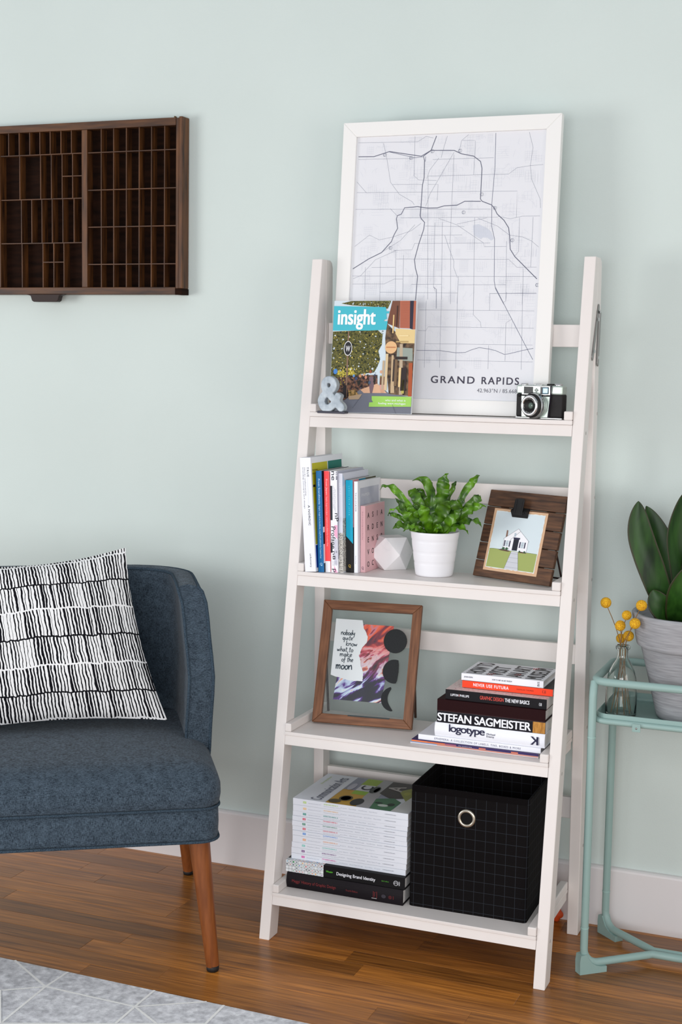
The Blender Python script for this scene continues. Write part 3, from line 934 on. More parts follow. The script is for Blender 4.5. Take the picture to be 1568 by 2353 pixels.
for L, smooth in ((outer, True), (hole1, True), (hole2, False)):
    sp = cu.splines.new('POLY')
    P = [px(*q) for q in L]
    # one pass of corner cutting keeps the cast, rounded look
    if smooth:
        Q = []
        for i in range(len(P)):
            a, b = P[i], P[(i + 1) % len(P)]
            Q += [(a[0] * 0.78 + b[0] * 0.22, a[1] * 0.78 + b[1] * 0.22), (a[0] * 0.22 + b[0] * 0.78, a[1] * 0.22 + b[1] * 0.78)]
        P = Q
    sp.points.add(len(P) - 1)
    for i, q in enumerate(P):
        sp.points[i].co = (q[0], q[1], 0, 1)
    sp.use_cyclic_u = True
o = bpy.data.objects.new('amp', cu)
me0 = o.to_mesh()
mb = MB()
mb.add([Vector((v.co.x, -v.co.z, v.co.y + 0.0052)) for v in me0.vertices], [list(p.vertices) for p in me0.polygons], M_ZINC)
o.to_mesh_clear(); bpy.data.objects.remove(o)
mb.build('letter_body', None, amp)
MB().box(-0.0015, 0.064, -0.011, 0.011, 0.0, 0.0052, None, 0.0015).build('base_plate', flat((70, 70, 80), 0.45, 0.3), amp)

# -- camera
CW, CH = 0.1241, 0.0748
camo = thing('vintage_camera', 'chrome and black vintage film camera at the right end of the top shelf', 'camera', M=Matrix.Translation((0.4493, -0.1785, Z4)) @ Matrix.Rotation(R(-15), 4, 'Z') @ Matrix.Diagonal((0.885, 1.0, 0.985, 1.0)))
D = 0.0235
M_SAT = noise_mat('satin_chrome', (176, 190, 182), (196, 208, 200), nscale=30, rough=0.32, metal=0.55)
MB().box(0, CW, 0.0015, D, 0.003, 0.0535, None, 0.004, seg=3).build('leather_body', M_LEATHER, camo)
MB().box(-0.0003, CW + 0.0003, 0.001, D + 0.0005, 0.0, 0.0036, None, 0.0012).build('bottom_plate', M_CHROME, camo)
MB().box(0.0008, CW - 0.0005, 0.001, D, 0.0520, 0.0715, None, 0.0035, seg=3).build('top_plate', M_SAT, camo)
fx0, fx1 = 0.0185, 0.0955
MB().prism([(0.0185, 0.0035), (0.0885, 0.0035), (0.0945, 0.0485), (0.0170, 0.0485)], 'y', -0.003, 0.003, None, 0.001).build('front_plate', M_SAT, camo)
MB().prism([(0.0885, 0.0035), (0.0905, 0.0035), (0.0968, 0.0705), (0.0955, 0.0715), (0.0945, 0.0485)], 'y', -0.0034, 0.003, None, 0.0004).build('front_trim', flat((40, 34, 46), 0.35), camo)
MB().box(0.0185, 0.0945, -0.0042, 0.004, 0.0505, 0.0703, None, 0.0012).build('window_bezel', M_CHROME, camo)
FC = face((0, -0.0042, 0), (1, 0, 0), (0, 0, 1))
mb = MB()
put_rect(mb, FC, 0.0225, 0.0925, 0.0525, 0.0685, flat((200, 212, 204), 0.35, 0.3), 0.0001)
put_rect(mb, FC, 0.0245, 0.0492, 0.0530, 0.0682, flat((20, 20, 22), 0.4), 0.0002)
for i in range(6):
    for j in range(5):
        put_rect(mb, FC, 0.0265 + i * 0.0038, 0.0275 + i * 0.0038, 0.0545 + j * 0.003, 0.0553 + j * 0.003, flat((150, 156, 154), 0.4), 0.0003)
put_poly(mb, FC, [(0.0527, 0.061), (0.0585, 0.0655), (0.0643, 0.061), (0.0585, 0.0565)], flat((64, 74, 72), 0.4), 0.0002)
put_disc(mb, FC, 0.0585, 0.061, 0.0025, 0.0025, flat((206, 216, 208), 0.4), 0.0003)
put_disc(mb, FC, 0.0585, 0.061, 0.0012, 0.0012, flat((30, 36, 36), 0.4), 0.0004)
put_rect(mb, FC, 0.0690, 0.0912, 0.0528, 0.0684, flat((22, 24, 32), 0.3), 0.0002)
mb.build('meter_window', None, camo)
MB().box(0.0755, 0.0900, -0.0062, -0.0042, 0.0540, 0.0672, None, 0.0018).build('viewfinder_lens', flat((120, 160, 178), 0.05, 0.0, 0.9), camo)
LX, LZ = 0.0545, 0.0285
ML = Matrix.Translation((LX, -0.003, LZ)) @ Matrix.Rotation(PI / 2, 4, 'X') @ Matrix.Diagonal((1, 1, 1.25, 1))
lens = MB().lathe([(0.0, 0.0), (0.0283, 0.0), (0.0283, 0.0045), (0.027, 0.0060), (0.0262, 0.0095), (0.0255, 0.0100)], 48, M_CHROME, M=ML).build('lens_barrel', None, camo)
MB().lathe([(0.0240, 0.0095), (0.0256, 0.0100), (0.0256, 0.0140), (0.0245, 0.0150), (0.021, 0.0152)], 48, M_BLACK, M=ML).build('focus_ring', None, lens)
MB().lathe([(0.0222, 0.0148), (0.0222, 0.0195), (0.0212, 0.0205), (0.0168, 0.0205), (0.0160, 0.0198)], 48, M_CHROME, M=ML).build('filter_ring', None, lens)
MB().lathe([(0.0165, 0.0200), (0.0120, 0.0170), (0.0070, 0.0140), (0.0062, 0.0140)], 40, M_BLACK, M=ML).build('inner_cone', None, lens)
MB().lathe([(0.0066, 0.0141), (0.005, 0.0152), (0.003, 0.0159), (0.0, 0.0162)], 24, flat((92, 110, 100), 0.04, 0.2, 1.0), M=ML).build('front_element', None, lens)
mb = MB()
for word, a0, dirn in (('COLOR-AGNAR', 118, -1), ('AGFA', 200, -1), ('1:2.8/45', 305, -1)):
    for i, ch in enumerate(word):
        a = R(a0 - i * 9.5)
        F = ML @ Matrix.Translation((0.0145 * math.cos(a), 0.0145 * math.sin(a), 0.0189)) @ Matrix.Rotation(a - PI / 2, 4, 'Z')
        put_text(mb, F, ch, 0, -0.0008, 0.0019, flat((226, 226, 220), 0.5), None, 0.01, 'C', h=0.0003, res=1)
mb.build('lens_lettering', None, camo)
for x, y, r, hh, m in ((0.0165, 0.0118, 0.0085, 0.0035, M_CHROME), (0.0530, 0.0118, 0.0065, 0.0028, M_CHROME), (0.0865, 0.0118, 0.0090, 0.0035, M_BLACK), (0.1080, 0.0118, 0.0090, 0.0042, M_CHROME)):
    P = [(0, hh)] + [(r * 0.93, hh), (r, hh - 0.0006), (r, 0)]
    MB().lathe(P, 28, m, (x, y, 0.0714)).build('top_dial', None, camo)
MB().box(0.045, 0.064, 0.008, 0.020, 0.0713, 0.0727, None, 0.0005).build('accessory_shoe', M_CHROME, camo)
MB().lathe([(0, 0.003), (0.0038, 0.0025), (0.0042, 0)], 16, M_BLACK, M=Matrix.Translation((0.009, 0.0016, 0.0500)) @ Matrix.Rotation(PI / 2, 4, 'X')).build('sync_socket', None, camo)

# ================================================================== books: builders
def standing_book(name, label, x, y, z, yaw, tilt, T, H, D, cover, spine=None, group=None, hard=False, pages=True):
    """local X across the spine, Y into the shelf, Z up; tilt leans it to the left"""
    t = thing(name, label, 'book', M=Matrix.Translation((x, y, z)) @ Matrix.Rotation(R(yaw), 4, 'Z') @ Matrix.Rotation(R(-tilt), 4, 'Y'), group=group)
    c = 0.0014 if hard else 0.0006
    mb = MB()
    sp_ = spine or cover
    mb.box(0, T, 0, c, 0, H, sp_, 0.0003, seg=1)
    mb.box(0, c, c, D, 0, H, cover)
    mb.box(T - c, T, c, D, 0, H, cover)
    mb.build('cover', None, t)
    i = 0.003 if hard else 0.0006
    MB().box(c, T - c, c + 0.0002, D - i, i, H - i).build('page_block', M_PAGES, t)
    return t


def spine_down(T, H):
    """face on a standing spine: U runs down the spine, V to the right; origin top left corner"""
    return face((0, 0, H), (0, 0, -1), (1, 0, 0))


def side_face(T, D, H):
    """right-hand cover of a standing book: U into the shelf, V up"""
    return face((T, 0, 0), (0, 1, 0), (0, 0, 1))


def lying_book(name, label, x, y, z, yaw, L, D, T, cover, spine=None, hard=False, group=None, cat='book', rnd=False):
    """spine faces the room (local -Y), X along the spine, Z up"""
    t = thing(name, label, cat, M=Matrix.Translation((x, y, z)) @ Matrix.Rotation(R(yaw), 4, 'Z'), group=group)
    c = 0.0016 if hard else 0.0005
    mb = MB()
    sp_ = spine or cover
    if rnd:
        pr = [(0.0, T)] + [(-0.0045 * math.sin(PI * k / 8), T - T * k / 8) for k in range(1, 8)] + [(0.0, 0.0), (c, 0.0), (c, T)]
        mb.prism(pr, 'x', 0, L, sp_)
    else:
        mb.box(0, L, 0, c, 0, T, sp_, 0.0003, seg=1)
    mb.box(0, L, c, D, 0, c, cover)
    mb.box(0, L, c, D, T - c, T, cover)
    mb.build('cover', None, t)
    i = 0.003 if hard else 0.0008
    MB().box(i, L - i, c + 0.0002, D - i, c, T - c).build('page_block', M_PAGES, t)
    return t


def spine_face(off=0.0):
    return face((0, off, 0), (1, 0, 0), (0, 0, 1))


def top_face(L, T):
    """cover of a lying book as one reads it: U into the shelf, V towards the left; origin right front corner"""
    return face((L, 0, T), (0, 1, 0), (-1, 0, 0))


GB2 = 'books standing on the second shelf from the top'
WHT = flat((240, 242, 248), 0.5)
DK = flat((24, 32, 44), 0.5)
NAVY = flat((30, 30, 62), 0.5)

# ================================================================== second shelf: row of books
b = standing_book('book', 'dark maroon book tucked behind the thick white book at the left end of the row', -0.0075, -0.192, Z2 + 0.0187, 0, 4.0, 0.0095, 0.138, 0.070, flat((98, 36, 54), 0.6), group=GB2, hard=True)
b = standing_book('book', 'thick white leaning book with yellow and green squares, first of the row', 0.0086, -0.2712, Z2, -2.0, 3.9, 0.0258, 0.2515, 0.172, WHT, group=GB2, hard=True)
T, H, D = 0.0258, 0.2515, 0.172
FS, FR = spine_down(T, H), side_face(T, D, H)
mb = MB()
put_text(mb, FS, 'TRUE', 0.021, 0.0160, 0.0042, DK, 0.021, 0.012, spacing=1.3, res=2)
put_text(mb, FS, 'A NORDIC', 0.1045, 0.0145, 0.0046, DK, 0.0445, 0.014, spacing=1.1, res=2)
put_text(mb, FS, 'Nordic craftsmanship', 0.022, 0.0095, 0.0024, flat((70, 74, 88), 0.5), 0.062, 0, res=1)
put_text(mb, FS, 'branding concepts and design', 0.022, 0.0055, 0.0024, flat((70, 74, 88), 0.5), 0.090, 0, res=1)
put_text(mb, FS, 'unfunnery', 0.2115, 0.0135, 0.0036, DK, 0.030, 0.006, res=2)
put_line(mb, FS, [(0.044, 0.0165), (0.103, 0.0165)], 0.0003, flat((206, 208, 216), 0.5))
put_rect(mb, FR, 0.006, 0.087, 0.150, 0.2385, flat((196, 190, 28), 0.5))
put_rect(mb, FR, 0.006, 0.087, 0.060, 0.150, flat((186, 190, 70), 0.5))
put_rect(mb, FR, 0.0905, 0.166, 0.150, 0.2385, flat((0, 118, 104), 0.5))
put_rect(mb, FR, 0.006, 0.166, 0.008, 0.058, flat((8, 62, 168), 0.5))
put_text(mb, FR, 'Raw urbanism', 0.006, 0.222, 0.0038, flat((90, 90, 20), 0.5), 0.028, 0.004, res=1, h=0.0003)
put_text(mb, FR, 'Nordic design is here', 0.006, 0.214, 0.0038, flat((90, 90, 20), 0.5), 0.042, 0.004, res=1, h=0.0003)
put_rect(mb, FR, 0.007, 0.018, 0.186, 0.191, flat((24, 24, 20), 0.5), 0.0003)
mb.build('cover_print', None, b)


def counter(label, x, y, yaw, tilt, T, H, D, cover, word1, word2, ink, logo, spine=None):
    b = standing_book('book', label, x, y, Z2, yaw, tilt, T, H, D, cover, spine, GB2)
    FS = spine_down(T, H)
    mb = MB()
    put_text(mb, FS, word1, 0.0175, T * 0.36, 0.0040, ink, 0.057 if 'Scan' in word1 else 0.036, 0.014, res=2)
    put_text(mb, FS, word2, 0.0765 if 'Scan' in word1 else 0.0555, T * 0.36, 0.0038, ink, 0.1165 if 'Scan' in word1 else 0.110, 0.002, res=1)
    if logo:
        put_text(mb, FS, 'CP', H - 0.0205, T * 0.32, 0.0056, logo, 0.0068, 0.014, res=2)
    return b, mb


b, mb = counter('slim blue spined book with white lettering between the thick white and red books', 0.0366, -0.2621, -1.6, 2.58, 0.0138, 0.2234, 0.150, flat((18, 18, 34), 0.5), 'From Scandinavia:', 'Graphic design from Scandinavia, compiled & published by Counter-Print', flat((186, 226, 250), 0.5), flat((186, 226, 250), 0.5), flat((0, 104, 162), 0.5))
put_rect(mb, side_face(0.0138, 0.15, 0.2234), 0.0, 0.15, 0.165, 0.2234, flat((16, 16, 30), 0.5))
put_rect(mb, side_face(0.0138, 0.15, 0.2234), 0.0, 0.05, 0.02, 0.10, WHT)
put_rect(mb, side_face(0.0138, 0.15, 0.2234), 0.0, 0.03, 0.062, 0.088, flat((16, 16, 30), 0.5), 0.0002)
mb.build('spine_print', None, b)
b, mb = counter('slim red spined book with a white foot, third in the row', 0.0511, -0.2567, -1.5, 2.04, 0.0122, 0.2232, 0.150, WHT, 'From Japan:', 'Graphic design from Japan, compiled and published by Counter-Print', flat((255, 196, 200), 0.5), None)
put_rect(mb, spine_down(0.0122, 0.2232), 0, 0.1985, 0.0001, 0.0121, flat((252, 74, 78), 0.5), 0.0001)
put_rect(mb, side_face(0.0122, 0.15, 0.2232), 0, 0.149, 0.001, 0.222, flat((240, 132, 140), 0.5), 0.0001)
mb.build('spine_print', None, b)
b = standing_book('book', 'white book with large dark lettering and pink patches beside the red book', 0.0640, -0.2552, Z2, -1.4, 1.66, 0.0164, 0.2239, 0.150, WHT, group=GB2)
FS = spine_down(0.0164, 0.2239)
mb = MB()
PK = flat((240, 176, 206), 0.5)
put_rect(mb, FS, 0.119, 0.142, 0.0085, 0.0162, PK, 0.0001)
put_poly(mb, FS, [(0.142, 0.0085), (0.150, 0.0162), (0.142, 0.0162)], PK, 0.0001)
put_poly(mb, FS, [(0.2235, 0.0070), (0.2235, 0.0162), (0.2085, 0.0075)], PK, 0.0001)
put_rect(mb, FS, 0.150, 0.206, 0.0080, 0.0152, flat((206, 206, 220), 0.5), 0.0001)
put_text(mb, FS, 'ne', 0.0005, 0.0030, 0.0098, DK, 0.020, 0.004, h=0.0003)
put_text(mb, FS, 'Profane', 0.122, 0.0016, 0.0100, DK, 0.049, 0.006, h=0.0003)
put_text(mb, FS, 'n8', 0.1765, 0.0040, 0.0070, DK, 0.0185, 0.006, h=0.0003)
put_text(mb, FS, 'o', 0.1755, 0.0120, 0.0040, DK, 0.0045, 0.004, h=0.0003)
put_text(mb, FS, 'p', 0.2155, 0.0050, 0.0095, DK, 0.0075, 0.006, h=0.0003)
put_text(mb, FS, 'nP', 0.0925, 0.0105, 0.0085, DK, 0.018, 0.008, h=0.0003)
put_text(mb, FS, 'o8', 0.0010, 0.0138, 0.0030, NAVY, 0.018, 0.008, h=0.0003)
put_rect(mb, FS, 0.0325, 0.108, 0.0001, 0.0048, DK, 0.0002)
put_rect(mb, FS, 0.158, 0.180, 0.0001, 0.0040, DK, 0.0002)
for k in range(3):
    put_text(mb, FS, 'dolor sit amet, tempor incididunt', 0.032 + 0.004 * k, 0.0062 + 0.0026 * k, 0.0016, flat((120, 120, 130), 0.5), 0.05, 0, res=1, h=0.0003)
    put_text(mb, FS, '12 26 38', 0.198, 0.0040 + 0.004 * k, 0.0022, flat((120, 120, 130), 0.5), 0.010, 0, res=1, h=0.0003)
put_rect(mb, side_face(0.0164, 0.15, 0.2239), 0.0, 0.15, 0.03, 0.2239, flat((190, 192, 206), 0.5))
mb.build('spine_print', None, b)
b = standing_book('book', 'pale lilac book with a speckled stone print on the lower half of its spine', 0.0812, -0.2510, Z2, -1.2, 1.62, 0.0100, 0.2192, 0.150, flat((216, 218, 230), 0.5), group=GB2, hard=True)
mb = MB()
SPK = noise_mat('speckle_print', (92, 90, 88), (206, 202, 194), nscale=330, detail=3, rough=0.6, lo=0.36, hi=0.55)
FS = spine_down(0.0100, 0.2192)
put_rect(mb, FS, 0.131, 0.2188, 0.0001, 0.0099, SPK)
put_text(mb, FS, 'grit', 0.020, 0.0030, 0.0050, flat((232, 234, 242), 0.5), 0.028, 0.004)
FR = side_face(0.0100, 0.15, 0.2192)
put_rect(mb, FR, 0.0, 0.149, 0.002, 0.12, SPK)
put_poly(mb, FR, [(0.0, 0.2185), (0.0, 0.19), (0.018, 0.196)], flat((190, 206, 226), 0.5), 0.0002)
mb.build('spine_print', None, b)
b = standing_book('book', 'teal and black spined book with a small yellow monogram, left of the thin white one', 0.0928, -0.2371, Z2, -1.0, 1.5, 0.0166, 0.2043, 0.138, flat((18, 16, 18), 0.5), group=GB2)
FS = spine_down(0.0166, 0.2043)
TEAL = flat((0, 172, 208), 0.5)
mb = MB()
put_poly(mb, FS, [(0.0003, 0.0001), (0.124, 0.0001), (0.1285, 0.0050), (0.1340, 0.0100), (0.1405, 0.0165), (0.0003, 0.0165)], TEAL)
put_text(mb, FS, 'LOGOS FROM JAPAN', 0.0135, 0.0066, 0.0030, flat((120, 232, 246), 0.5), 0.064, 0.006, spacing=1.8, res=1)
put_text(mb, FS, 'CP', 0.1865, 0.0055, 0.0052, flat((214, 176, 64), 0.5), 0.0075, 0.014, res=2)
FR = side_face(0.0166, 0.138, 0.2043)
put_rect(mb, FR, 0.0, 0.035, 0.10, 0.2040, flat((226, 146, 154), 0.5))
put_rect(mb, FR, 0.035, 0.075, 0.10, 0.2040, flat((0, 132, 164), 0.5))
put_rect(mb, FR, 0.075, 0.138, 0.10, 0.2040, flat((78, 76, 46), 0.5))
mb.build('spine_print', None, b)
b = standing_book('book', 'thin white book with a pale grey cover picture behind the pink book', 0.1108, -0.2361, Z2, -0.7, 1.2, 0.0088, 0.2017, 0.138, flat((226, 228, 234), 0.5), WHT, GB2)
FS, FR = spine_down(0.0088, 0.2017), side_face(0.0088, 0.138, 0.2017)
mb = MB()
put_text(mb, FS, 'THISISPAPER', 0.0245, 0.0030, 0.0028, flat((70, 72, 80), 0.5), 0.0415, 0.004, spacing=1.5, res=1)
put_text(mb, FS, 'Slow Day', 0.164, 0.0030, 0.0020, flat((150, 152, 160), 0.5), 0.018, 0, res=1)
put_rect(mb, FR, 0.014, 0.128, 0.060, 0.186, noise_mat('grey_cover_picture', (172, 176, 192), (200, 202, 212), nscale=14, rough=0.5))
put_text(mb, FR, 'PAPER', 0.022, 0.1665, 0.0065, flat((214, 216, 222), 0.5), 0.050, 0.006, h=0.0002)
mb.build('cover_print', None, b)
b = standing_book('book', 'small pale pink book with black spaced capitals beside the white polyhedron', 0.1208, -0.2230, Z2, -0.4, 1.1, 0.0110, 0.1475, 0.122, flat((226, 180, 184), 0.55), group=GB2)
FS, FR = spine_down(0.011, 0.1475), side_face(0.011, 0.122, 0.1475)
mb = MB()
put_text(mb, FS, 'Book Cover Design from East Asia', 0.013, 0.0040, 0.0026, flat((180, 128, 140), 0.5), 0.062, 0, res=1)
put_text(mb, FS, 'CP', 0.1345, 0.0030, 0.0046, flat((92, 70, 92), 0.5), 0.0070, 0.008, res=2)
for j, rw in enumerate(('ASIA', 'RDEN', 'ENSB', 'VOOK', 'OCTF')):
    for i, ch in enumerate(rw):
        put_text(mb, FR, ch, 0.0195 + 0.0275 * i, 0.1195 - 0.0272 * j, 0.0118, flat((36, 24, 30), 0.5), None, 0.012, 'C', res=3)
mb.build('cover_print', None, b)

# -- marble cuboctahedron
a = 0.0365
poly = thing('marble_polyhedron', 'white marble faceted polyhedron between the pink book and the fern', 'ornament', M=Matrix.Translation((0.1612, -0.1335, Z2 + a)) @ Matrix.Rotation(R(-5), 4, 'Z'))
bm = bmesh.new()
for i in (-1, 1):
    for j in (-1, 1):
        for v in ((i, j, 0), (i, 0, j), (0, i, j)):
            bm.verts.new(Vector(v) * a)
bmesh.ops.convex_hull(bm, input=bm.verts[:])
bmesh.ops.dissolve_limit(bm, angle_limit=R(2), verts=bm.verts[:], edges=bm.edges[:])
bmesh.ops.bevel(bm, geom=bm.edges[:], offset=0.0006, segments=1, affect='EDGES')
MB().take(bm, M_MARBLE).build('stone', None, poly)

# -- fern in the ribbed white pot
PX, PY = 0.278, -0.182
fern = thing('potted_fern', 'crinkled green fern in a ribbed white pot in the middle of the second shelf', 'plant', (PX, PY, Z2))
prof = [(0.0, 0.001), (0.0385, 0.0), (0.0405, 0.0015), (0.0412, 0.004)]
for k in range(1, 33):
    z = 0.004 + 0.092 * k / 32
    r = 0.0412 + 0.0118 * (k / 32)
    fr = (z - 0.004) / 0.0245
    d = abs(fr - round(fr))
    groove = -0.0007 if (d < 0.06 and 0.5 < fr < 3.4) else (0.0003 * math.sin(PI * (fr % 1)))
    prof.append((r + groove, z))
prof += [(0.0526, 0.0972), (0.0514, 0.0976), (0.0502, 0.0965), (0.0490, 0.080), (0.0, 0.079)]
MB().lathe(prof, 56, M_POTW).build('pot', None, fern)
MB().lathe([(0.0488, 0.0795), (0.0488, 0.084), (0.03, 0.088), (0.0, 0.089)], 40, M_SOIL).build('soil', None, fern)
FERN=[((-82, -20, 180), (-123, -20, 182), 17),((-72, -20, 140), (-99, -30, 131), 11),((-74, -30, 127), (-93, -50, 131), 11),((-50, -50, 112), (-74, -70, 104), 22),((-28, -60, 111), (-50, -70, 100), 16),((-19, 10, 190), (-56, 0, 204), 22),((-53, 20, 169), (-74, 30, 176), 26),((-41, 30, 162), (-57, 40, 182), 24),((-18, 30, 179), (-39, 50, 203), 12),((17, -10, 184), (31, -10, 226), 32),((31, 10, 183), (40, 20, 202), 12),((74, -10, 194), (101, -10, 223), 18),((91, -30, 164), (107, -30, 182), 24),((83, -30, 149), (129, -50, 161), 22),((86, -40, 128), (120, -50, 117), 18),((63, -50, 114), (97, -70, 103), 20),((-7, -50, 136), (-14, -60, 160), 30),((28, -40, 144), (52, -60, 171), 34),((50, -30, 144), (79, -40, 180), 28),((50, -50, 129), (81, -60, 157), 26),((-42, -20, 131), (-58, -30, 156), 22),((-42, -30, 121), (-69, -40, 142), 24),((-8, 0, 134), (-12, 20, 168), 28),((25, 10, 142), (37, 30, 166), 24),((-36, 0, 133), (-57, 10, 157), 22),((21, -45, 113), (36, -60, 105), 12),((56, 0, 131), (85, 0, 140), 22),((-72, 10, 137), (-97, 10, 164), 16),]
rs = random.Random(11)


def ribbon_leaf(base, mid, tip, width, amp, freq, fold, n=38, rs=rs, curl=0.0, mat=M_FERN, droop=0.0):
    base, mid, tip = Vector(base), Vector(mid), Vector(tip)
    ctrl = mid * 2 - (base + tip) * 0.5
    vs, fs = [], []
    ph = rs.uniform(0, 6.3)
    W5 = (-1.0, -0.52, 0.0, 0.52, 1.0)
    for i in range(n + 1):
        t = i / n
        p = bez(base, ctrl, tip, t)
        tg = (bez(base, ctrl, tip, min(1, t + 0.02)) - bez(base, ctrl, tip, max(0, t - 0.02))).normalized()
        outward = Vector((p.x, p.y, 0)) + Vector((0.25, -0.9, 0)) * 0.02
        view = Vector((0.36, -0.93, 0.0))
        nn = (view * 0.75 + Vector((0, 0, 1)) * 0.5 + outward.normalized() * 0.3)
        nn = (nn - tg * nn.dot(tg)).normalized()
        side = tg.cross(nn).normalized()
        tw = 0.75 * math.sin(2.6 * PI * t + ph * 1.7) * t
        side, nn = side * math.cos(tw) + nn * math.sin(tw), nn * math.cos(tw) - side * math.sin(tw)
        wdt = width * (0.22 + 0.78 * math.sin(PI * min(1.0, (0.10 + 0.83 * t)) ** 1.15)) * (1.0 if t < 0.70 else max(0.02, (1 - t) / 0.30) ** 0.85)
        a = t * curl
        for k, q in enumerate(W5):
            edge = abs(q)
            rip = amp * (edge ** 1.5) * math.sin(freq * 2 * PI * t + ph + (0.9 if q > 0 else 0)) * (0.3 + 0.7 * math.sin(PI * t))
            rid = 0.0011 * min(1, edge * 1.6) * math.sin(freq * 3.6 * PI * t + ph + edge * 1.5)
            off = fold * width * edge
            vs.append(p + side * (wdt * 0.5 * q * (1 + 0.05 * math.sin(freq * 4 * PI * t + k))) + nn * (rip + rid + off))
    m5 = len(W5)
    for i in range(n):
        for k in range(m5 - 1):
            fs.append([i * m5 + k, i * m5 + k + 1, (i + 1) * m5 + k + 1, (i + 1) * m5 + k])
    return vs, fs


def leaf_obj(name, vs, fs, mat, parent, thick=0.0006):
    mb = MB().add(vs, fs, mat, True)
    o = mb.build(name, None, parent)
    md = o.modifiers.new('s', 'SOLIDIFY'); md.thickness = thick; md.offset = 0
    md2 = o.modifiers.new('d', 'SUBSURF'); md2.levels = 1; md2.render_levels = 1
    return o


for i, (m_, t_, wd) in enumerate(FERN):
    m_, t_ = Vector(m_) / 1000, Vector(t_) / 1000
    ang = math.atan2(m_.y, m_.x)
    rb = 0.006 + 0.012 * rs.random()
    bs = Vector((rb * math.cos(ang), rb * math.sin(ang) - 0.006, 0.085))
    vs, fs = ribbon_leaf(bs, m_, t_, wd * 0.95 / 1000, 0.0046, rs.uniform(3.2, 5.0), rs.uniform(-0.06, 0.10))
    leaf_obj('leaf', vs, fs, M_FERN, fern)

# -- slatted clip frame
ang = Matrix.Translation((0.3602, -0.1640, Z2 + 0.0028)) @ Matrix.Rotation(R(-21.42), 4, 'Z') @ Matrix.Rotation(R(-17.4), 4, 'X')
clipf = thing('clip_frame', 'dark slatted wooden clip frame holding a small house print on the second shelf', 'picture', M=ang)
CWd, CHt = 0.202, 0.1951
zs = [0.0, 0.0378, 0.0773, 0.1170, 0.1578, CHt]
for i in range(5):
    MB().box(0, CWd, 0, 0.009, zs[i] + 0.0009, zs[i + 1] - 0.0009, None, 0.0012).build('slat', M_SLAT, clipf)
for xx in (0.03, CWd - 0.05):
    MB().box(xx, xx + 0.02, 0.0092, 0.0135, 0.010, CHt - 0.008, None, 0.0008).build('back_batten', M_SLAT, clipf)
FCp = face((0, 0, 0), (1, 0, 0), (0, 0, 1))
crd = MB().prism([(0.0250, 0.0163), (0.1660, 0.0163), (0.1640, 0.1537), (0.0228, 0.1537)], 'y', -0.0012, -0.0002).build('kraft_card', flat((214, 176, 142), 0.8), clipf)
FH = face((0, -0.0022, 0), (1, 0, 0), (0, 0, 1))
rr = random.Random(5)
px0, px1, pz0, pz1 = 0.0305, 0.1590, 0.0225, 0.1483
torn = [(px0 + (px1 - px0) * k / 24, pz1 + rr.uniform(-.0007, .0007)) for k in range(25)]
torn += [(px1 + rr.uniform(-.0006, .0006), pz1 - (pz1 - pz0) * k / 24) for k in range(1, 24)]
torn += [(px1 - (px1 - px0) * k / 24, pz0 + rr.uniform(-.0007, .0007)) for k in range(25)]
torn += [(px0 + rr.uniform(-.0006, .0006), pz0 + (pz1 - pz0) * k / 24) for k in range(1, 24)]
MB().prism(torn, 'y', -0.0022, -0.0013).build('house_print', flat((232, 238, 236), 0.7), clipf)


def hp(x, y):      # print millimetres from its lower left corner
    return (px0 + x / 1000, pz0 + y / 1000)


mb = MB()
q = lambda L: [hp(*p) for p in L]
put_poly(mb, FH, q([(1, 1), (127.5, 1), (127.5, 124.6), (1, 124.6)]), flat((214, 227, 232), 0.7), 0.00005)
put_poly(mb, FH, q([(1.5, 1.5), (127, 1.5), (127, 41), (110, 41.5), (95, 41.5), (80, 41), (40, 42), (12, 42.5), (1.5, 41.5)]), flat((160, 172, 100), 0.7), 0.0001)
put_poly(mb, FH, q([(24, 41.5), (34, 44), (52, 42), (58, 40), (50, 39), (32, 40)]), flat((96, 72, 60), 0.7), 0.00015)
put_poly(mb, FH, q([(78, 41), (86, 43), (99, 42), (98, 39.5), (79, 39.5)]), flat((96, 72, 60), 0.7), 0.00015)
put_poly(mb, FH, q([(50, 1), (87, 1), (77.5, 40.5), (60, 40.5)]), flat((204, 206, 214), 0.7), 0.0002)
put_line(mb, FH, q([(50, 1), (60, 40.5)]), 0.0005, flat((96, 104, 110), 0.7), 0.0003)
put_line(mb, FH, q([(87, 1), (77.5, 40.5)]), 0.0005, flat((96, 104, 110), 0.7), 0.0003)
put_line(mb, FH, q([(1.5, 41.5), (12, 42.5), (35, 42)]), 0.0005, flat((86, 110, 90), 0.7), 0.0003)
put_line(mb, FH, q([(99, 41.8), (127, 41.2)]), 0.0005, flat((86, 110, 90), 0.7), 0.0003)
for y, x0, x1 in ((6, 51.5, 86), (17, 54.5, 83), (27, 57, 80.5), (36, 59, 78.5)):
    put_line(mb, FH, q([(x0, y), (x1, y)]), 0.0004, flat((128, 132, 144), 0.7), 0.0003)
put_poly(mb, FH, q([(37.5, 68), (42.5, 68), (41, 85), (37, 85.5)]), flat((138, 106, 92), 0.7), 0.00015)
put_poly(mb, FH, q([(35, 44), (98.5, 42), (98.5, 66), (100.5, 65.5), (67, 91), (33, 66), (35, 65.5)]), flat((244, 244, 248), 0.7), 0.0002)
for L in ([(32.5, 65.7), (67, 91), (100.8, 65.2)], [(35, 65), (35, 44)], [(98.5, 66), (98.5, 42)], [(52, 66), (73.5, 86)], [(52, 66), (52, 43)]):
    put_line(mb, FH, q(L), 0.0006, flat((86, 92, 104), 0.7), 0.0003)
put_rect(mb, FH, hp(60, 0)[0], hp(74, 0)[0], hp(0, 43)[1], hp(0, 69)[1], flat((40, 42, 58), 0.7), 0.0003)
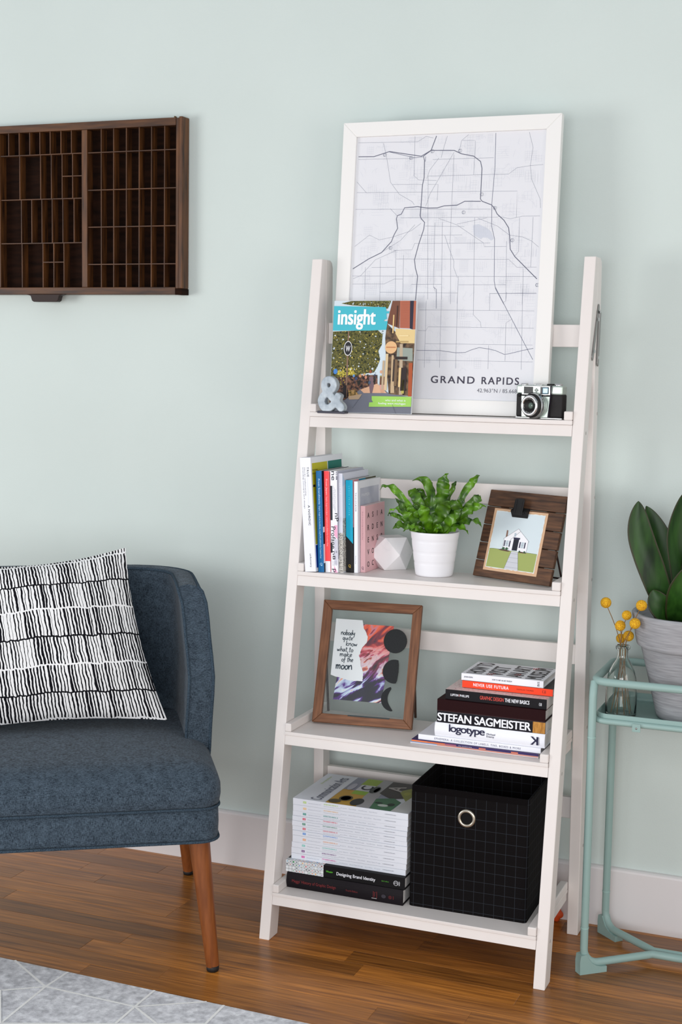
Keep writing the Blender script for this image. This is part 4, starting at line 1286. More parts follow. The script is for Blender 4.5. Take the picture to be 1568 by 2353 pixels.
put_rect(mb, FH, hp(62.5, 0)[0], hp(71.5, 0)[0], hp(0, 45)[1], hp(0, 66)[1], flat((30, 34, 44), 0.7), 0.0004)
put_rect(mb, FH, hp(59, 0)[0], hp(76, 0)[0], hp(0, 68)[1], hp(0, 71.5)[1], flat((44, 44, 72), 0.7), 0.0004)
for x in (36.5, 50, 77, 90):
    put_rect(mb, FH, hp(x, 0)[0], hp(x + 3, 0)[0], hp(0, 50)[1], hp(0, 63)[1], flat((46, 42, 72), 0.7), 0.0003)
for x in (40.5, 81):
    put_rect(mb, FH, hp(x, 0)[0], hp(x + 8, 0)[0], hp(0, 50)[1], hp(0, 63)[1], flat((200, 212, 220), 0.7), 0.0003)
    put_line(mb, FH, q([(x + 4, 50), (x + 4, 63)]), 0.0004, flat((120, 134, 150), 0.7), 0.0004)
    put_line(mb, FH, q([(x, 56.5), (x + 8, 56.5)]), 0.0004, flat((120, 134, 150), 0.7), 0.0004)
put_rect(mb, FH, hp(59, 0)[0], hp(64, 0)[0], hp(0, 73)[1], hp(0, 81)[1], flat((186, 198, 208), 0.7), 0.0003)
for x, y, r in ((38, 45, 3.8), (46.5, 45, 3.8), (81, 42.5, 2.4), (94, 42.5, 2.6)):
    put_disc(mb, FH, *hp(x, y), r / 1000, r * 0.8 / 1000, flat((62, 98, 70), 0.7), 0.0004, 12)
mb.build('house_drawing', None, clipf)
kc = MB()
kc.prism([(-0.0027, 0.1375), (-0.013, 0.1495), (-0.0035, 0.1590), (-0.0005, 0.1590), (-0.0005, 0.1560)], 'x', 0.0735, 0.1150, M_BLACK, 0.0004)
kc.build('bulldog_clip', None, clipf)
lv = MB()
lv.prism([(0.0815, 0.1420), (0.1065, 0.1420), (0.1065, 0.1740), (0.1035, 0.1770), (0.0845, 0.1770), (0.0815, 0.1740)], 'y', -0.0152, -0.0138, M_BLACK, 0.0004)
lv.tube([(0.0865, -0.0154, 0.143), (0.0865, -0.0154, 0.174)], 0.0012, 6, M_BLACK).tube([(0.1015, -0.0154, 0.143), (0.1015, -0.0154, 0.174)], 0.0012, 6, M_BLACK)
lv.tube([(0.0785, -0.0125, 0.1475), (0.1095, -0.0125, 0.1475)], 0.0016, 8, M_BLACK)
lv.build('clip_lever', None, clipf)
# easel prop: in the frame's own tilted axes
up = Vector((0, math.sin(R(17.4)), math.cos(R(17.4))))
bk = Vector((0, math.cos(R(17.4)), -math.sin(R(17.4))))
mb = MB()
topL = Vector((0, 0.0168, 0.125))


def wp(x, yb, zu):     # a point given in the upright frame (yb back from the foot, zu above the shelf) -> local
    return Vector((x, yb * math.cos(R(17.4)) - zu * math.sin(R(17.4)), yb * math.sin(R(17.4)) + zu * math.cos(R(17.4))))


for xx in (0.100, 0.164):
    mb.tube([Vector((xx, 0.0185, 0.13)), wp(xx + 0.002, 0.098, 0.0022)], 0.0021, 8, flat((46, 24, 22), 0.5))
mb.tube([wp(0.102, 0.098, 0.0022), wp(0.168, 0.098, 0.0022)], 0.0021, 8, flat((46, 24, 22), 0.5))
mb.build('easel_prop', None, clipf)

# ================================================================== third shelf: glass frame and stack
gf = thing('glass_picture_frame', 'walnut frame with clear glass, torn handwritten note and black moon shapes', 'picture', M=lean_matrix(0.0163, -0.2400, Z3 + 0.0042, 6.3, 18.68, 0.26))
GW, GH = 0.230, 0.2786
mitred_frame(gf, GW, GH, 0.0208, 0.013, (M_WALNUT, M_WALNUTV), bev=0.0015)
MB().box(0.0185, GW - 0.0185, 0.0030, 0.0042, 0.0185, GH - 0.0185).build('glass_pane', M_PANE, gf)
MB().box(0.0185, GW - 0.0185, 0.0082, 0.0094, 0.0185, GH - 0.0185).build('glass_pane', M_PANE, gf)


def art_mat():
    m, n, l, b = nm('marbled_print')
    tc = n.new('ShaderNodeTexCoord')
    mp = n.new('ShaderNodeMapping'); mp.vector_type = 'TEXTURE'; mp.inputs['Rotation'].default_value = (0, R(48), 0); mp.inputs['Scale'].default_value = (1 / 38, 1 / 38, 1 / 11)
    l.new(tc.outputs['Object'], mp.inputs[0])
    no = n.new('ShaderNodeTexNoise'); no.inputs['Scale'].default_value = 1.0; no.inputs['Detail'].default_value = 5; no.inputs['Distortion'].default_value = 1.6
    l.new(mp.outputs[0], no.inputs['Vector'])
    sp = n.new('ShaderNodeSeparateXYZ'); l.new(tc.outputs['Object'], sp.inputs[0])
    hgt = n.new('ShaderNodeMapRange'); hgt.inputs[1].default_value, hgt.inputs[2].default_value = 0.10, 0.20
    l.new(sp.outputs[2], hgt.inputs[0])

    def ramp(stops):
        r = n.new('ShaderNodeValToRGB')
        e = r.color_ramp.elements
        e[0].position, e[0].color = stops[0][0], lin(stops[0][1])
        e[1].position, e[1].color = stops[-1][0], lin(stops[-1][1])
        for p, c in stops[1:-1]:
            x = e.new(p); x.color = lin(c)
        l.new(no.outputs[0], r.inputs[0])
        return r.outputs[0]
    up = ramp([(0.30, (50, 14, 46)), (0.40, (150, 30, 46)), (0.46, (232, 84, 44)), (0.53, (246, 104, 60)), (0.57, (206, 130, 150)), (0.61, (150, 30, 60)), (0.68, (40, 12, 46))])
    dn = ramp([(0.30, (18, 14, 30)), (0.42, (26, 18, 50)), (0.47, (96, 40, 150)), (0.50, (190, 204, 236)), (0.56, (226, 242, 250)), (0.60, (250, 140, 100)), (0.65, (50, 24, 80)), (0.75, (22, 18, 34))])
    mx = n.new('ShaderNodeMix'); mx.data_type = 'RGBA'
    l.new(hgt.outputs[0], mx.inputs[0]); l.new(dn, mx.inputs[6]); l.new(up, mx.inputs[7])
    l.new(mx.outputs[2], b.inputs['Base Color'])
    b.inputs['Roughness'].default_value = 0.4
    return m


MB().prism([(0.0428, 0.0539), (0.1549, 0.0536), (0.1681, 0.2279), (0.0560, 0.2281)], 'y', 0.0058, 0.0062, art_mat()).build('marbled_sheet', None, gf)
rr = random.Random(9)
note = [(0.0322, 0.2370), (0.0943, 0.2368)]
tear = [(0.0943, 0.2368), (0.1000, 0.2180), (0.1085, 0.2040), (0.1103, 0.1964), (0.1090, 0.1860), (0.1000, 0.1760), (0.0965, 0.1640), (0.0940, 0.1562), (0.0985, 0.1440), (0.1010, 0.1330), (0.1067, 0.1198), (0.1078, 0.1090), (0.1071, 0.0994)]
for i in range(len(tear) - 1):
    for k in range(1, 4):
        t = k / 3
        note.append((tear[i][0] + (tear[i + 1][0] - tear[i][0]) * t + rr.uniform(-.0009, .0009), tear[i][1] + (tear[i + 1][1] - tear[i][1]) * t + rr.uniform(-.0006, .0006)))
for k in range(1, 12):
    t = k / 12
    note.append((0.1071 - 0.075 * t, 0.0994 + 0.0093 * t ** 2 - 0.003 * math.sin(PI * t) * (1 - t) + rr.uniform(-.0008, .0008)))
note.append((0.0321, 0.1087))
MB().prism(note, 'y', 0.0048, 0.0053, flat((240, 242, 246), 0.6)).build('torn_note', None, gf)
# handwriting: pen strokes on a 0..1 grid per letter (x width listed last)
PEN = {'n': ([[(0, .6), (.05, 0)], [(.02, .3), (.3, .58), (.42, .5), (.5, 0)]], .62), 'o': ([[(.25, .55), (.02, .35), (.1, .02), (.38, .08), (.45, .4), (.25, .55)]], .55),
       'b': ([[(.12, 1.1), (.02, 0)], [(.03, .1), (.2, .52), (.45, .4), (.35, .05), (.03, .02)]], .55), 'd': ([[(.4, .5), (.1, .42), (.02, .08), (.25, .05), (.42, .45)], [(.5, 1.1), (.45, 0)]], .6),
       'y': ([[(0, .55), (.12, .15), (.38, .3), (.45, .58)], [(.46, .58), (.4, -.1), (.2, -.5)]], .58), 'q': ([[(.42, .55), (.1, .5), (.02, .2), (.2, .05), (.42, .45)], [(.44, .55), (.36, -.55)]], .6),
       'u': ([[(0, .55), (.05, .1), (.25, .08), (.42, .5)], [(.44, .55), (.46, 0)]], .6), 'i': ([[(.05, .55), (.08, 0)]], .25), 't': ([[(.2, 1.0), (.15, .05), (.3, .02)], [(0, .62), (.42, .68)]], .45),
       'e': ([[(.02, .25), (.38, .38), (.3, .58), (.06, .45), (.06, .08), (.4, .1)]], .5), 'k': ([[(.08, 1.1), (.02, 0)], [(.42, .6), (.05, .28), (.48, 0)]], .55), 'w': ([[(0, .5), (.1, .05), (.28, .4), (.42, .05), (.6, .55)]], .72),
       'h': ([[(.1, 1.1), (.02, 0)], [(.04, .25), (.3, .55), (.42, .4), (.42, 0)]], .58), 'a': ([[(.4, .52), (.12, .5), (.02, .15), (.2, .04), (.4, .45)], [(.42, .52), (.46, 0)]], .58),
       'm': ([[(0, .6), (.03, 0)], [(.03, .3), (.2, .58), (.3, .4), (.3, 0)], [(.3, .35), (.5, .58), (.62, .4), (.6, 0)]], .78), 'f': ([[(.42, 1.0), (.2, .95), (.14, .4), (.05, -.35)], [(0, .5), (.38, .55)]], .45), ' ': ([], .35)}
FN = face((0, 0.0048, 0), (1, 0, 0), (0, 0, 1))
mb = MB()
INKB = flat((16, 42, 60), 0.5)


def hand(s, x, y, hh, width):
    tot = sum(PEN[c][1] for c in s)
    sx = width / tot
    for c in s:
        st, wd = PEN[c]
        for L in st:
            P = [Vector((x + p[0] * sx * 0.95, y + p[1] * hh)) for p in L]
            Q = []
            for i in range(len(P) - 1):
                a, b2, c2, d = P[max(0, i - 1)], P[i], P[i + 1], P[min(len(P) - 1, i + 2)]
                for k in range(4):
                    t = k / 4
                    Q.append(0.5 * ((2 * b2) + (c2 - a) * t + (2 * a - 5 * b2 + 4 * c2 - d) * t * t + (3 * b2 - a - 3 * c2 + d) * t ** 3))
            Q.append(P[-1])
            put_line(mb, FN, Q, hh * 0.15, INKB, 0.0002)
        x += wd * sx


for s_, x, y, hh, wd in (('nobody', 0.0475, 0.2010, 0.0110, 0.0330), ('quite', 0.0525, 0.1895, 0.0100, 0.0240), ('know', 0.0615, 0.1765, 0.0105, 0.0270), ('what to', 0.0420, 0.1630, 0.0105, 0.0380),
                         ('make', 0.0495, 0.1520, 0.0105, 0.0290), ('of the', 0.0545, 0.1405, 0.0105, 0.0275), ('moon', 0.0430, 0.1230, 0.0165, 0.0390)):
    hand(s_, x, y, hh, wd)
mb.build('handwriting', None, gf)
FELT = noise_mat('black_card', (30, 33, 35), (35, 38, 40), nscale=300, rough=0.8)


def arc(cx, cz, r, a0, a1, n=24):
    return [(cx + r * math.cos(R(a0 + (a1 - a0) * k / n)), cz + r * 1.02 * math.sin(R(a0 + (a1 - a0) * k / n))) for k in range(n + 1)]


YD = (-0.0002, 0.0028)
MB().prism(arc(0.1755, 0.1938, 0.0267, 0, 352), 'y', *YD, FELT).build('full_moon', None, gf)
half = arc(0.1790, 0.1255, 0.0262, 74, 282) + [(0.1872, 0.1060), (0.1888, 0.1255), (0.1880, 0.1420)]
MB().prism(half, 'y', *YD, FELT).build('gibbous_moon', None, gf)
cres = arc(0.1815, 0.0640, 0.0268, 105, 266, 20) + [(0.1795 - 0.0102 * math.sin(PI * k / 12) + 0.0035 * (1 - k / 6), 0.0385 + 0.048 * k / 12) for k in range(0, 13)]
MB().prism(cres, 'y', *YD, FELT).build('crescent_moon', None, gf)
MB().box(0.082, 0.178, -0.0004, 0.0028, 0.0185, 0.0214).build('magnet_bar', flat((40, 52, 54), 0.5), gf)
# back strut
FR2 = MB()
g17 = R(18.68)


def wq(x, yb, zu):
    return Vector((x, yb * math.cos(g17) - zu * math.sin(g17), yb * math.sin(g17) + zu * math.cos(g17)))


for xx in (0.012, GW - 0.012):
    FR2.tube([Vector((xx, 0.0145, 0.17)), wq(xx, 0.095, 0.0035)], 0.003, 8, flat((60, 40, 28), 0.5))
FR2.build('back_strut', None, gf)

GB3 = 'books stacked on the third shelf'
YS = -0.292
FF = spine_face()
# the two magazines at the bottom
b = lying_book('magazine', 'lower thin magazine with orange and violet spine at the bottom of the stack', 0.2720, -0.3005, Z3 + 0.0003, 0, 0.2807, 0.205, 0.0040, flat((214, 212, 214), 0.4), group=GB3, cat='magazine')
mb = MB()
put_rect(mb, FF, 0.06, 0.2800, 0.0018, 0.0038, flat((206, 120, 100), 0.4))
put_rect(mb, FF, 0.0, 0.06, 0.0024, 0.0038, flat((120, 140, 190), 0.4))
mb.build('spine_print', None, b)
b = lying_book('magazine', 'upper thin magazine with violet spine, second from the bottom of the stack', 0.2742, -0.2985, Z3 + 0.0045, -0.4, 0.2785, 0.205, 0.0045, flat((52, 36, 92), 0.4), group=GB3, cat='magazine')
mb = MB()
for x0, x1, c in ((0.0, 0.035, (238, 128, 72)), (0.035, 0.075, (226, 118, 70)), (0.075, 0.10, (170, 90, 110)), (0.15, 0.165, (210, 120, 100)), (0.22, 0.235, (220, 120, 90))):
    put_rect(mb, FF, x0, x1, 0.0003, 0.0030, flat(c, 0.4))
put_text(mb, FF, 'the anniversary', 0.105, 0.0012, 0.0018, flat((224, 224, 232), 0.5), 0.03, 0, res=1, h=0.0003)
mb.build('spine_print', None, b)
b = lying_book('book', 'thin white book with small blue capitals on its spine, above the violet magazine', 0.2878, -0.2945, Z3 + 0.0093, 0, 0.2680, 0.205, 0.0112, flat((222, 222, 230), 0.5), WHT, True, GB3)
mb = MB()
put_text(mb, FF, 'EPHEMERA: A COLLECTION OF LABELS, TINS, BOXES & MORE', 0.0365, 0.0035, 0.0042, flat((54, 58, 100), 0.5), 0.1890, 0.0, spacing=1.2, res=2)
mb.build('spine_lettering', None, b)
b = lying_book('book', 'thick white book with round black lower case lettering in the stack', 0.3245, YS, Z3 + 0.0208, 0, 0.2392, 0.20, 0.0298, WHT, None, True, GB3, rnd=True)
mb = MB()
FR_ = spine_face(-0.0048)
put_text(mb, FR_, 'logotype', 0.0320, 0.0135, 0.0158, NAVY, 0.0790, 0.020, spacing=0.86, res=5)
put_text(mb, FR_, 'Michael', 0.1150, 0.0155, 0.0040, NAVY, 0.0185, 0.012, res=2)
put_text(mb, FR_, 'Evamy', 0.1150, 0.0105, 0.0040, NAVY, 0.0165, 0.012, res=2)
mb.build('spine_lettering', None, b)
mb = MB()
K = 0.2095
put_rect(mb, FR_, K + 0.0125, K + 0.0170, 0.0060, 0.0235, NAVY)
put_poly(mb, FR_, [(K, 0.0235), (K + 0.0050, 0.0235), (K + 0.0125, 0.0165), (K + 0.0125, 0.0120), (K + 0.0090, 0.0150)], NAVY, 0.00014)
put_poly(mb, FR_, [(K, 0.0060), (K + 0.0050, 0.0060), (K + 0.0125, 0.0150), (K + 0.0125, 0.0190)], NAVY, 0.00018)
put_rect(mb, FR_, K + 0.0185, K + 0.0190, 0.0065, 0.0225, NAVY)
mb.build('publisher_mark', None, b)
b = lying_book('book', 'black spined book with huge white capitals and an amber wood panel', 0.3279, YS, Z3 + 0.0509, 0, 0.2358, 0.20, 0.0243, flat((206, 206, 210), 0.5), flat((18, 16, 24), 0.55, 0, 0.2), False, GB3)
mb = MB()
put_text(mb, FF, 'STEFAN SAGMEISTER', 0.0012, 0.0037, 0.0172, WHT, 0.2040, 0.022, spacing=0.95, res=5)
put_rect(mb, FF, 0.2090, 0.2352, 0.0004, 0.0240, noise_mat('amber_print', (150, 96, 26), (206, 148, 66), scale=(60, 1, 14), nscale=5, detail=5, rough=0.5))
mb.build('spine_lettering', None, b)
b = lying_book('book', 'plain dark oxblood book without lettering in the stack', 0.3278, YS, Z3 + 0.0755, 0, 0.2352, 0.20, 0.0255, flat((34, 3, 6), 0.65, 0, 0.15), None, True, GB3)
MB().tube([(0.001, -0.0002, 0.0015), (0.2342, -0.0002, 0.0015)], 0.0006, 6).build('spine_crease', flat((56, 22, 26), 0.5), b)
b = lying_book('book', 'black spined book with red and white capitals below the red book', 0.3436, -0.2860, Z3 + 0.1013, 0, 0.2198, 0.185, 0.0213, noise_mat('speckled_pink_cover', (226, 208, 204), (196, 160, 160), nscale=180, detail=2, rough=0.6, lo=0.5, hi=0.7), flat((22, 20, 24), 0.55, 0, 0.2), False, GB3)
mb = MB()
put_text(mb, FF, 'LUPTON', 0.0115, 0.0080, 0.0048, WHT, 0.0175, 0.016, res=3)
put_text(mb, FF, 'PHILLIPS', 0.0318, 0.0080, 0.0048, WHT, 0.0205, 0.016, res=3)
put_rect(mb, FF, 0.0300, 0.0305, 0.0080, 0.0130, flat((206, 70, 62), 0.5))
put_text(mb, FF, 'GRAPHIC DESIGN', 0.0762, 0.0070, 0.0078, flat((222, 78, 66), 0.5), 0.0515, 0.008, res=3)
put_text(mb, FF, 'THE NEW BASICS', 0.1302, 0.0070, 0.0078, WHT, 0.0530, 0.016, res=3)
mb.build('spine_lettering', None, b)
mb = MB()
put_line(mb, FF, [(0.2050, 0.0065), (0.2040, 0.0085), (0.2040, 0.0110), (0.2050, 0.0130)], 0.0007, WHT)
for k in range(4):
    put_rect(mb, FF, 0.2062, 0.2092, 0.0068 + 0.0016 * k, 0.0077 + 0.0016 * k, WHT)
mb.build('publisher_mark', None, b)
b = lying_book('book', 'bright red spined book with white capitals, second from the top of the stack', 0.3720, -0.2585, Z3 + 0.1238, 0, 0.1970, 0.140, 0.0148, flat((30, 26, 30), 0.5), flat((250, 68, 26), 0.5), False, GB3)
mb = MB()
put_text(mb, FF, 'NEVER USE FUTURA', 0.0245, 0.0047, 0.0066, WHT, 0.0775, 0.020, spacing=1.15, res=3)
put_text(mb, FF, 'DOUGLAS THOMAS', 0.1195, 0.0062, 0.0029, flat((110, 26, 16), 0.5), 0.0365, 0.012, spacing=1.3, res=2)
mb.build('spine_lettering', None, b)
mb = MB()
put_line(mb, FF, [(0.1768, 0.0045), (0.1752, 0.0065), (0.1752, 0.0095), (0.1768, 0.0115)], 0.0007, flat((90, 20, 16), 0.5))
for k in range(4):
    put_rect(mb, FF, 0.1785, 0.1822, 0.0048 + 0.0017 * k, 0.0056 + 0.0017 * k, flat((90, 20, 16), 0.5))
mb.build('publisher_mark', None, b)
BW, BT = 0.1790, 0.0148
b = lying_book('book', 'white book with big black title lines on its cover, topmost of the stack', 0.3690, -0.2565, Z3 + 0.1389, 0, BW, 0.128, BT, WHT, None, True, GB3)
mb = MB()
put_text(mb, FF, 'JOHAN IDEMA', 0.0060, 0.0062, 0.0030, NAVY, 0.0195, 0.010, res=2)
put_text(mb, FF, 'HOW TO VISIT AN ART MUSEUM', 0.0680, 0.0058, 0.0030, NAVY, 0.0430, 0.010, res=2)
put_text(mb, FF, 'BIS', 0.1706, 0.0030, 0.0046, NAVY, 0.0098, 0.006, rot=PI / 2, res=3)
FT = top_face(BW, BT)
for i, wd_ in enumerate(('HOW TO', 'VISIT', 'AN ART', 'MUSEUM')):
    put_text(mb, FT, wd_, 0.010, BW - 0.0420 - 0.0430 * i, 0.0350, flat((26, 28, 36), 0.5), 0.112 if i != 1 else 0.090, 0.020, res=4)
RD_ = flat((196, 62, 66), 0.5)
for y_, ws in ((BW - 0.055, ((0.009, 0.026), (0.020, 0.030))), (BW - 0.110, ((0.030, 0.052),)), (BW - 0.132, ((0.100, 0.118),))):
    for k, (x0, x1) in enumerate(ws):
        for j in range(3):
            put_rect(mb, FT, x0, x1 - 0.002 * j, y_ - 0.010 + 0.0045 * j - k * 0.013, y_ - 0.0072 + 0.0045 * j - k * 0.013, RD_, 0.0002)
mb.build('cover_lettering', None, b)

# ================================================================== bottom shelf
GB4 = 'books and magazines stacked on the bottom shelf'
b = lying_book('book', 'large black hardback with dark red lettering at the bottom of the left stack', 0.0054, -0.3405, Z1, 0, 0.2715, 0.215, 0.0345, flat((20, 14, 19), 0.6, 0, 0.2), None, True, GB4, rnd=True)
FR_ = spine_face(-0.0047)
RD_ = flat((122, 38, 40), 0.5)
mb = MB()
put_text(mb, FR_, "Meggs' History of Graphic Design", 0.0140, 0.0145, 0.0068, RD_, 0.1040, 0.004, res=2)
put_text(mb, FR_, 'Fourth Edition', 0.1420, 0.0140, 0.0040, RD_, 0.0270, 0.002, res=1)
mb.build('spine_lettering', None, b)
mb = MB()
put_line(mb, FR_, [(0.2055, 0.010), (0.2055, 0.024), (0.2085, 0.022), (0.2085, 0.012)], 0.0011, RD_)
put_line(mb, FR_, [(0.2135, 0.010), (0.2135, 0.024), (0.2105, 0.022)], 0.0011, RD_)
put_rect(mb, FR_, 0.2015, 0.2135, 0.0080, 0.0088, flat((214, 210, 210), 0.5))
put_disc(mb, FR_, 0.2290, 0.0160, 0.0052, 0.0042, flat((50, 46, 54), 0.5))
for k in range(9):
    a = 2 * PI * k / 9
    put_line(mb, FR_, [(0.2440 + 0.0012 * math.cos(a), 0.016 + 0.0012 * math.sin(a)), (0.2440 + 0.0044 * math.cos(a + .5), 0.016 + 0.0044 * math.sin(a + .5))], 0.0006, RD_)
put_text(mb, FR_, 'WILEY', 0.2525, 0.0120, 0.0022, RD_, 0.0080, 0.002, rot=PI / 2, res=1)
mb.build('publisher_mark', None, b)
b = lying_book('book', 'black hardback with white lettering and a colourful grid of tiny logos on its left end', 0.0005, -0.3385, Z1 + 0.0347, 0, 0.2795, 0.215, 0.0265, flat((14, 13, 15), 0.6, 0, 0.2), None, True, GB4)
FF = spine_face()
FT = face((0, 0, 0.0265), (1, 0, 0), (0, 1, 0))
mb = MB()
put_rect(mb, FF, 0.0001, 0.0905, 0.0002, 0.0263, flat((44, 46, 52), 0.5))
put_rect(mb, FT, 0.0001, 0.0905, 0.0001, 0.028, flat((44, 46, 52), 0.5))
rr = random.Random(2)
CL = [(206, 60, 66), (52, 112, 188), (34, 140, 74), (232, 160, 40), (60, 60, 70), (150, 90, 160), (60, 150, 180), (120, 40, 40), (90, 96, 110), (220, 110, 60)]
for F_, nr in ((FF, 4), (FT, 2)):
    for i in range(12):
        for j in range(nr):
            x0, y0 = 0.0005 + i * 0.00755, 0.0003 + j * 0.0067
            put_rect(mb, F_, x0, x0 + 0.0070, y0, y0 + 0.0061, flat((226, 230, 232), 0.5), 0.0002)
            if rr.random() < 0.8:
                put_disc(mb, F_, x0 + 0.0035 + rr.uniform(-.0006, .0006), y0 + 0.0031, rr.uniform(0.001, 0.0024), rr.uniform(0.0008, 0.002), flat(rr.choice(CL), 0.5), 0.0003, rr.choice((3, 4, 6, 8)))
put_text(mb, FF, 'Wheeler', 0.0965, 0.0120, 0.0040, flat((96, 200, 50), 0.5), 0.0165, 0.010, res=2)
put_text(mb, FF, 'Designing Brand Identity', 0.1215, 0.0090, 0.0072, WHT, 0.0905, 0.010, res=3)
put_text(mb, FF, 'third edition', 0.2260, 0.0112, 0.0032, flat((80, 160, 50), 0.5), 0.0170, 0.004, res=1)
mb.build('spine_lettering', None, b)
mb = MB()
put_disc(mb, FF, 0.2590, 0.0120, 0.0054, 0.0054, WHT)
put_disc(mb, FF, 0.2590, 0.0120, 0.0047, 0.0047, flat((20, 19, 21), 0.5), 0.0002)
put_line(mb, FF, [(0.2550, 0.0100), (0.2575, 0.0145), (0.2590, 0.0110), (0.2605, 0.0145), (0.2628, 0.0100)], 0.0008, WHT, 0.0003)
put_text(mb, FF, 'WILEY', 0.2682, 0.0070, 0.0026, WHT, 0.0100, 0.006, rot=PI / 2, res=1)
mb.build('publisher_mark', None, b)
ZB = [0.1655, 0.1781, 0.1913, 0.2036, 0.2190, 0.2302, 0.2406, 0.2520, 0.2632, 0.2745, 0.2886, 0.3032]
XO = [0.0082, 0.0080, 0.0090, 0.0106, 0.0103, 0.0095, 0.0089, 0.0092, 0.0097, 0.0106, 0.0104]
TAGS = [((224, 66, 168), 'TYPOGRAPHY ANNUAL 1', 'bright pink'), ((118, 40, 128), 'INTERACTIVE ANNUAL 17', 'purple'), ((124, 206, 194), 'ILLUSTRATION ANNUAL 52', 'pale turquoise'), ((240, 168, 104), 'DESIGN ANNUAL 51', 'orange'),
        ((84, 148, 222), 'ILLUSTRATION ANNUAL 51', 'sky blue'), ((222, 74, 98), 'DESIGN ANNUAL 53', 'coral red'), ((48, 138, 108), 'PHOTOGRAPHY ANNUAL 52', 'forest green'), ((224, 58, 96), 'TYPOGRAPHY ANNUAL 2', 'crimson'),
        ((0, 150, 136), 'INTERACTIVE ANNUAL 18', 'teal'), ((240, 194, 128), 'PHOTOGRAPHY ANNUAL 53', 'sand yellow'), ((186, 216, 112), 'ADVERTISING ANNUAL 52', 'lime green')]
POS = ['lowest of the white magazines', 'second lowest', 'third from the bottom', 'above the turquoise tagged one', 'fifth from the bottom', 'in the middle of the pile', 'fifth from the top', 'fourth from the top', 'third from the top', 'second from the top', 'topmost with a patterned cover']
rr = random.Random(4)
MAGW = flat((228, 232, 240), 0.5)
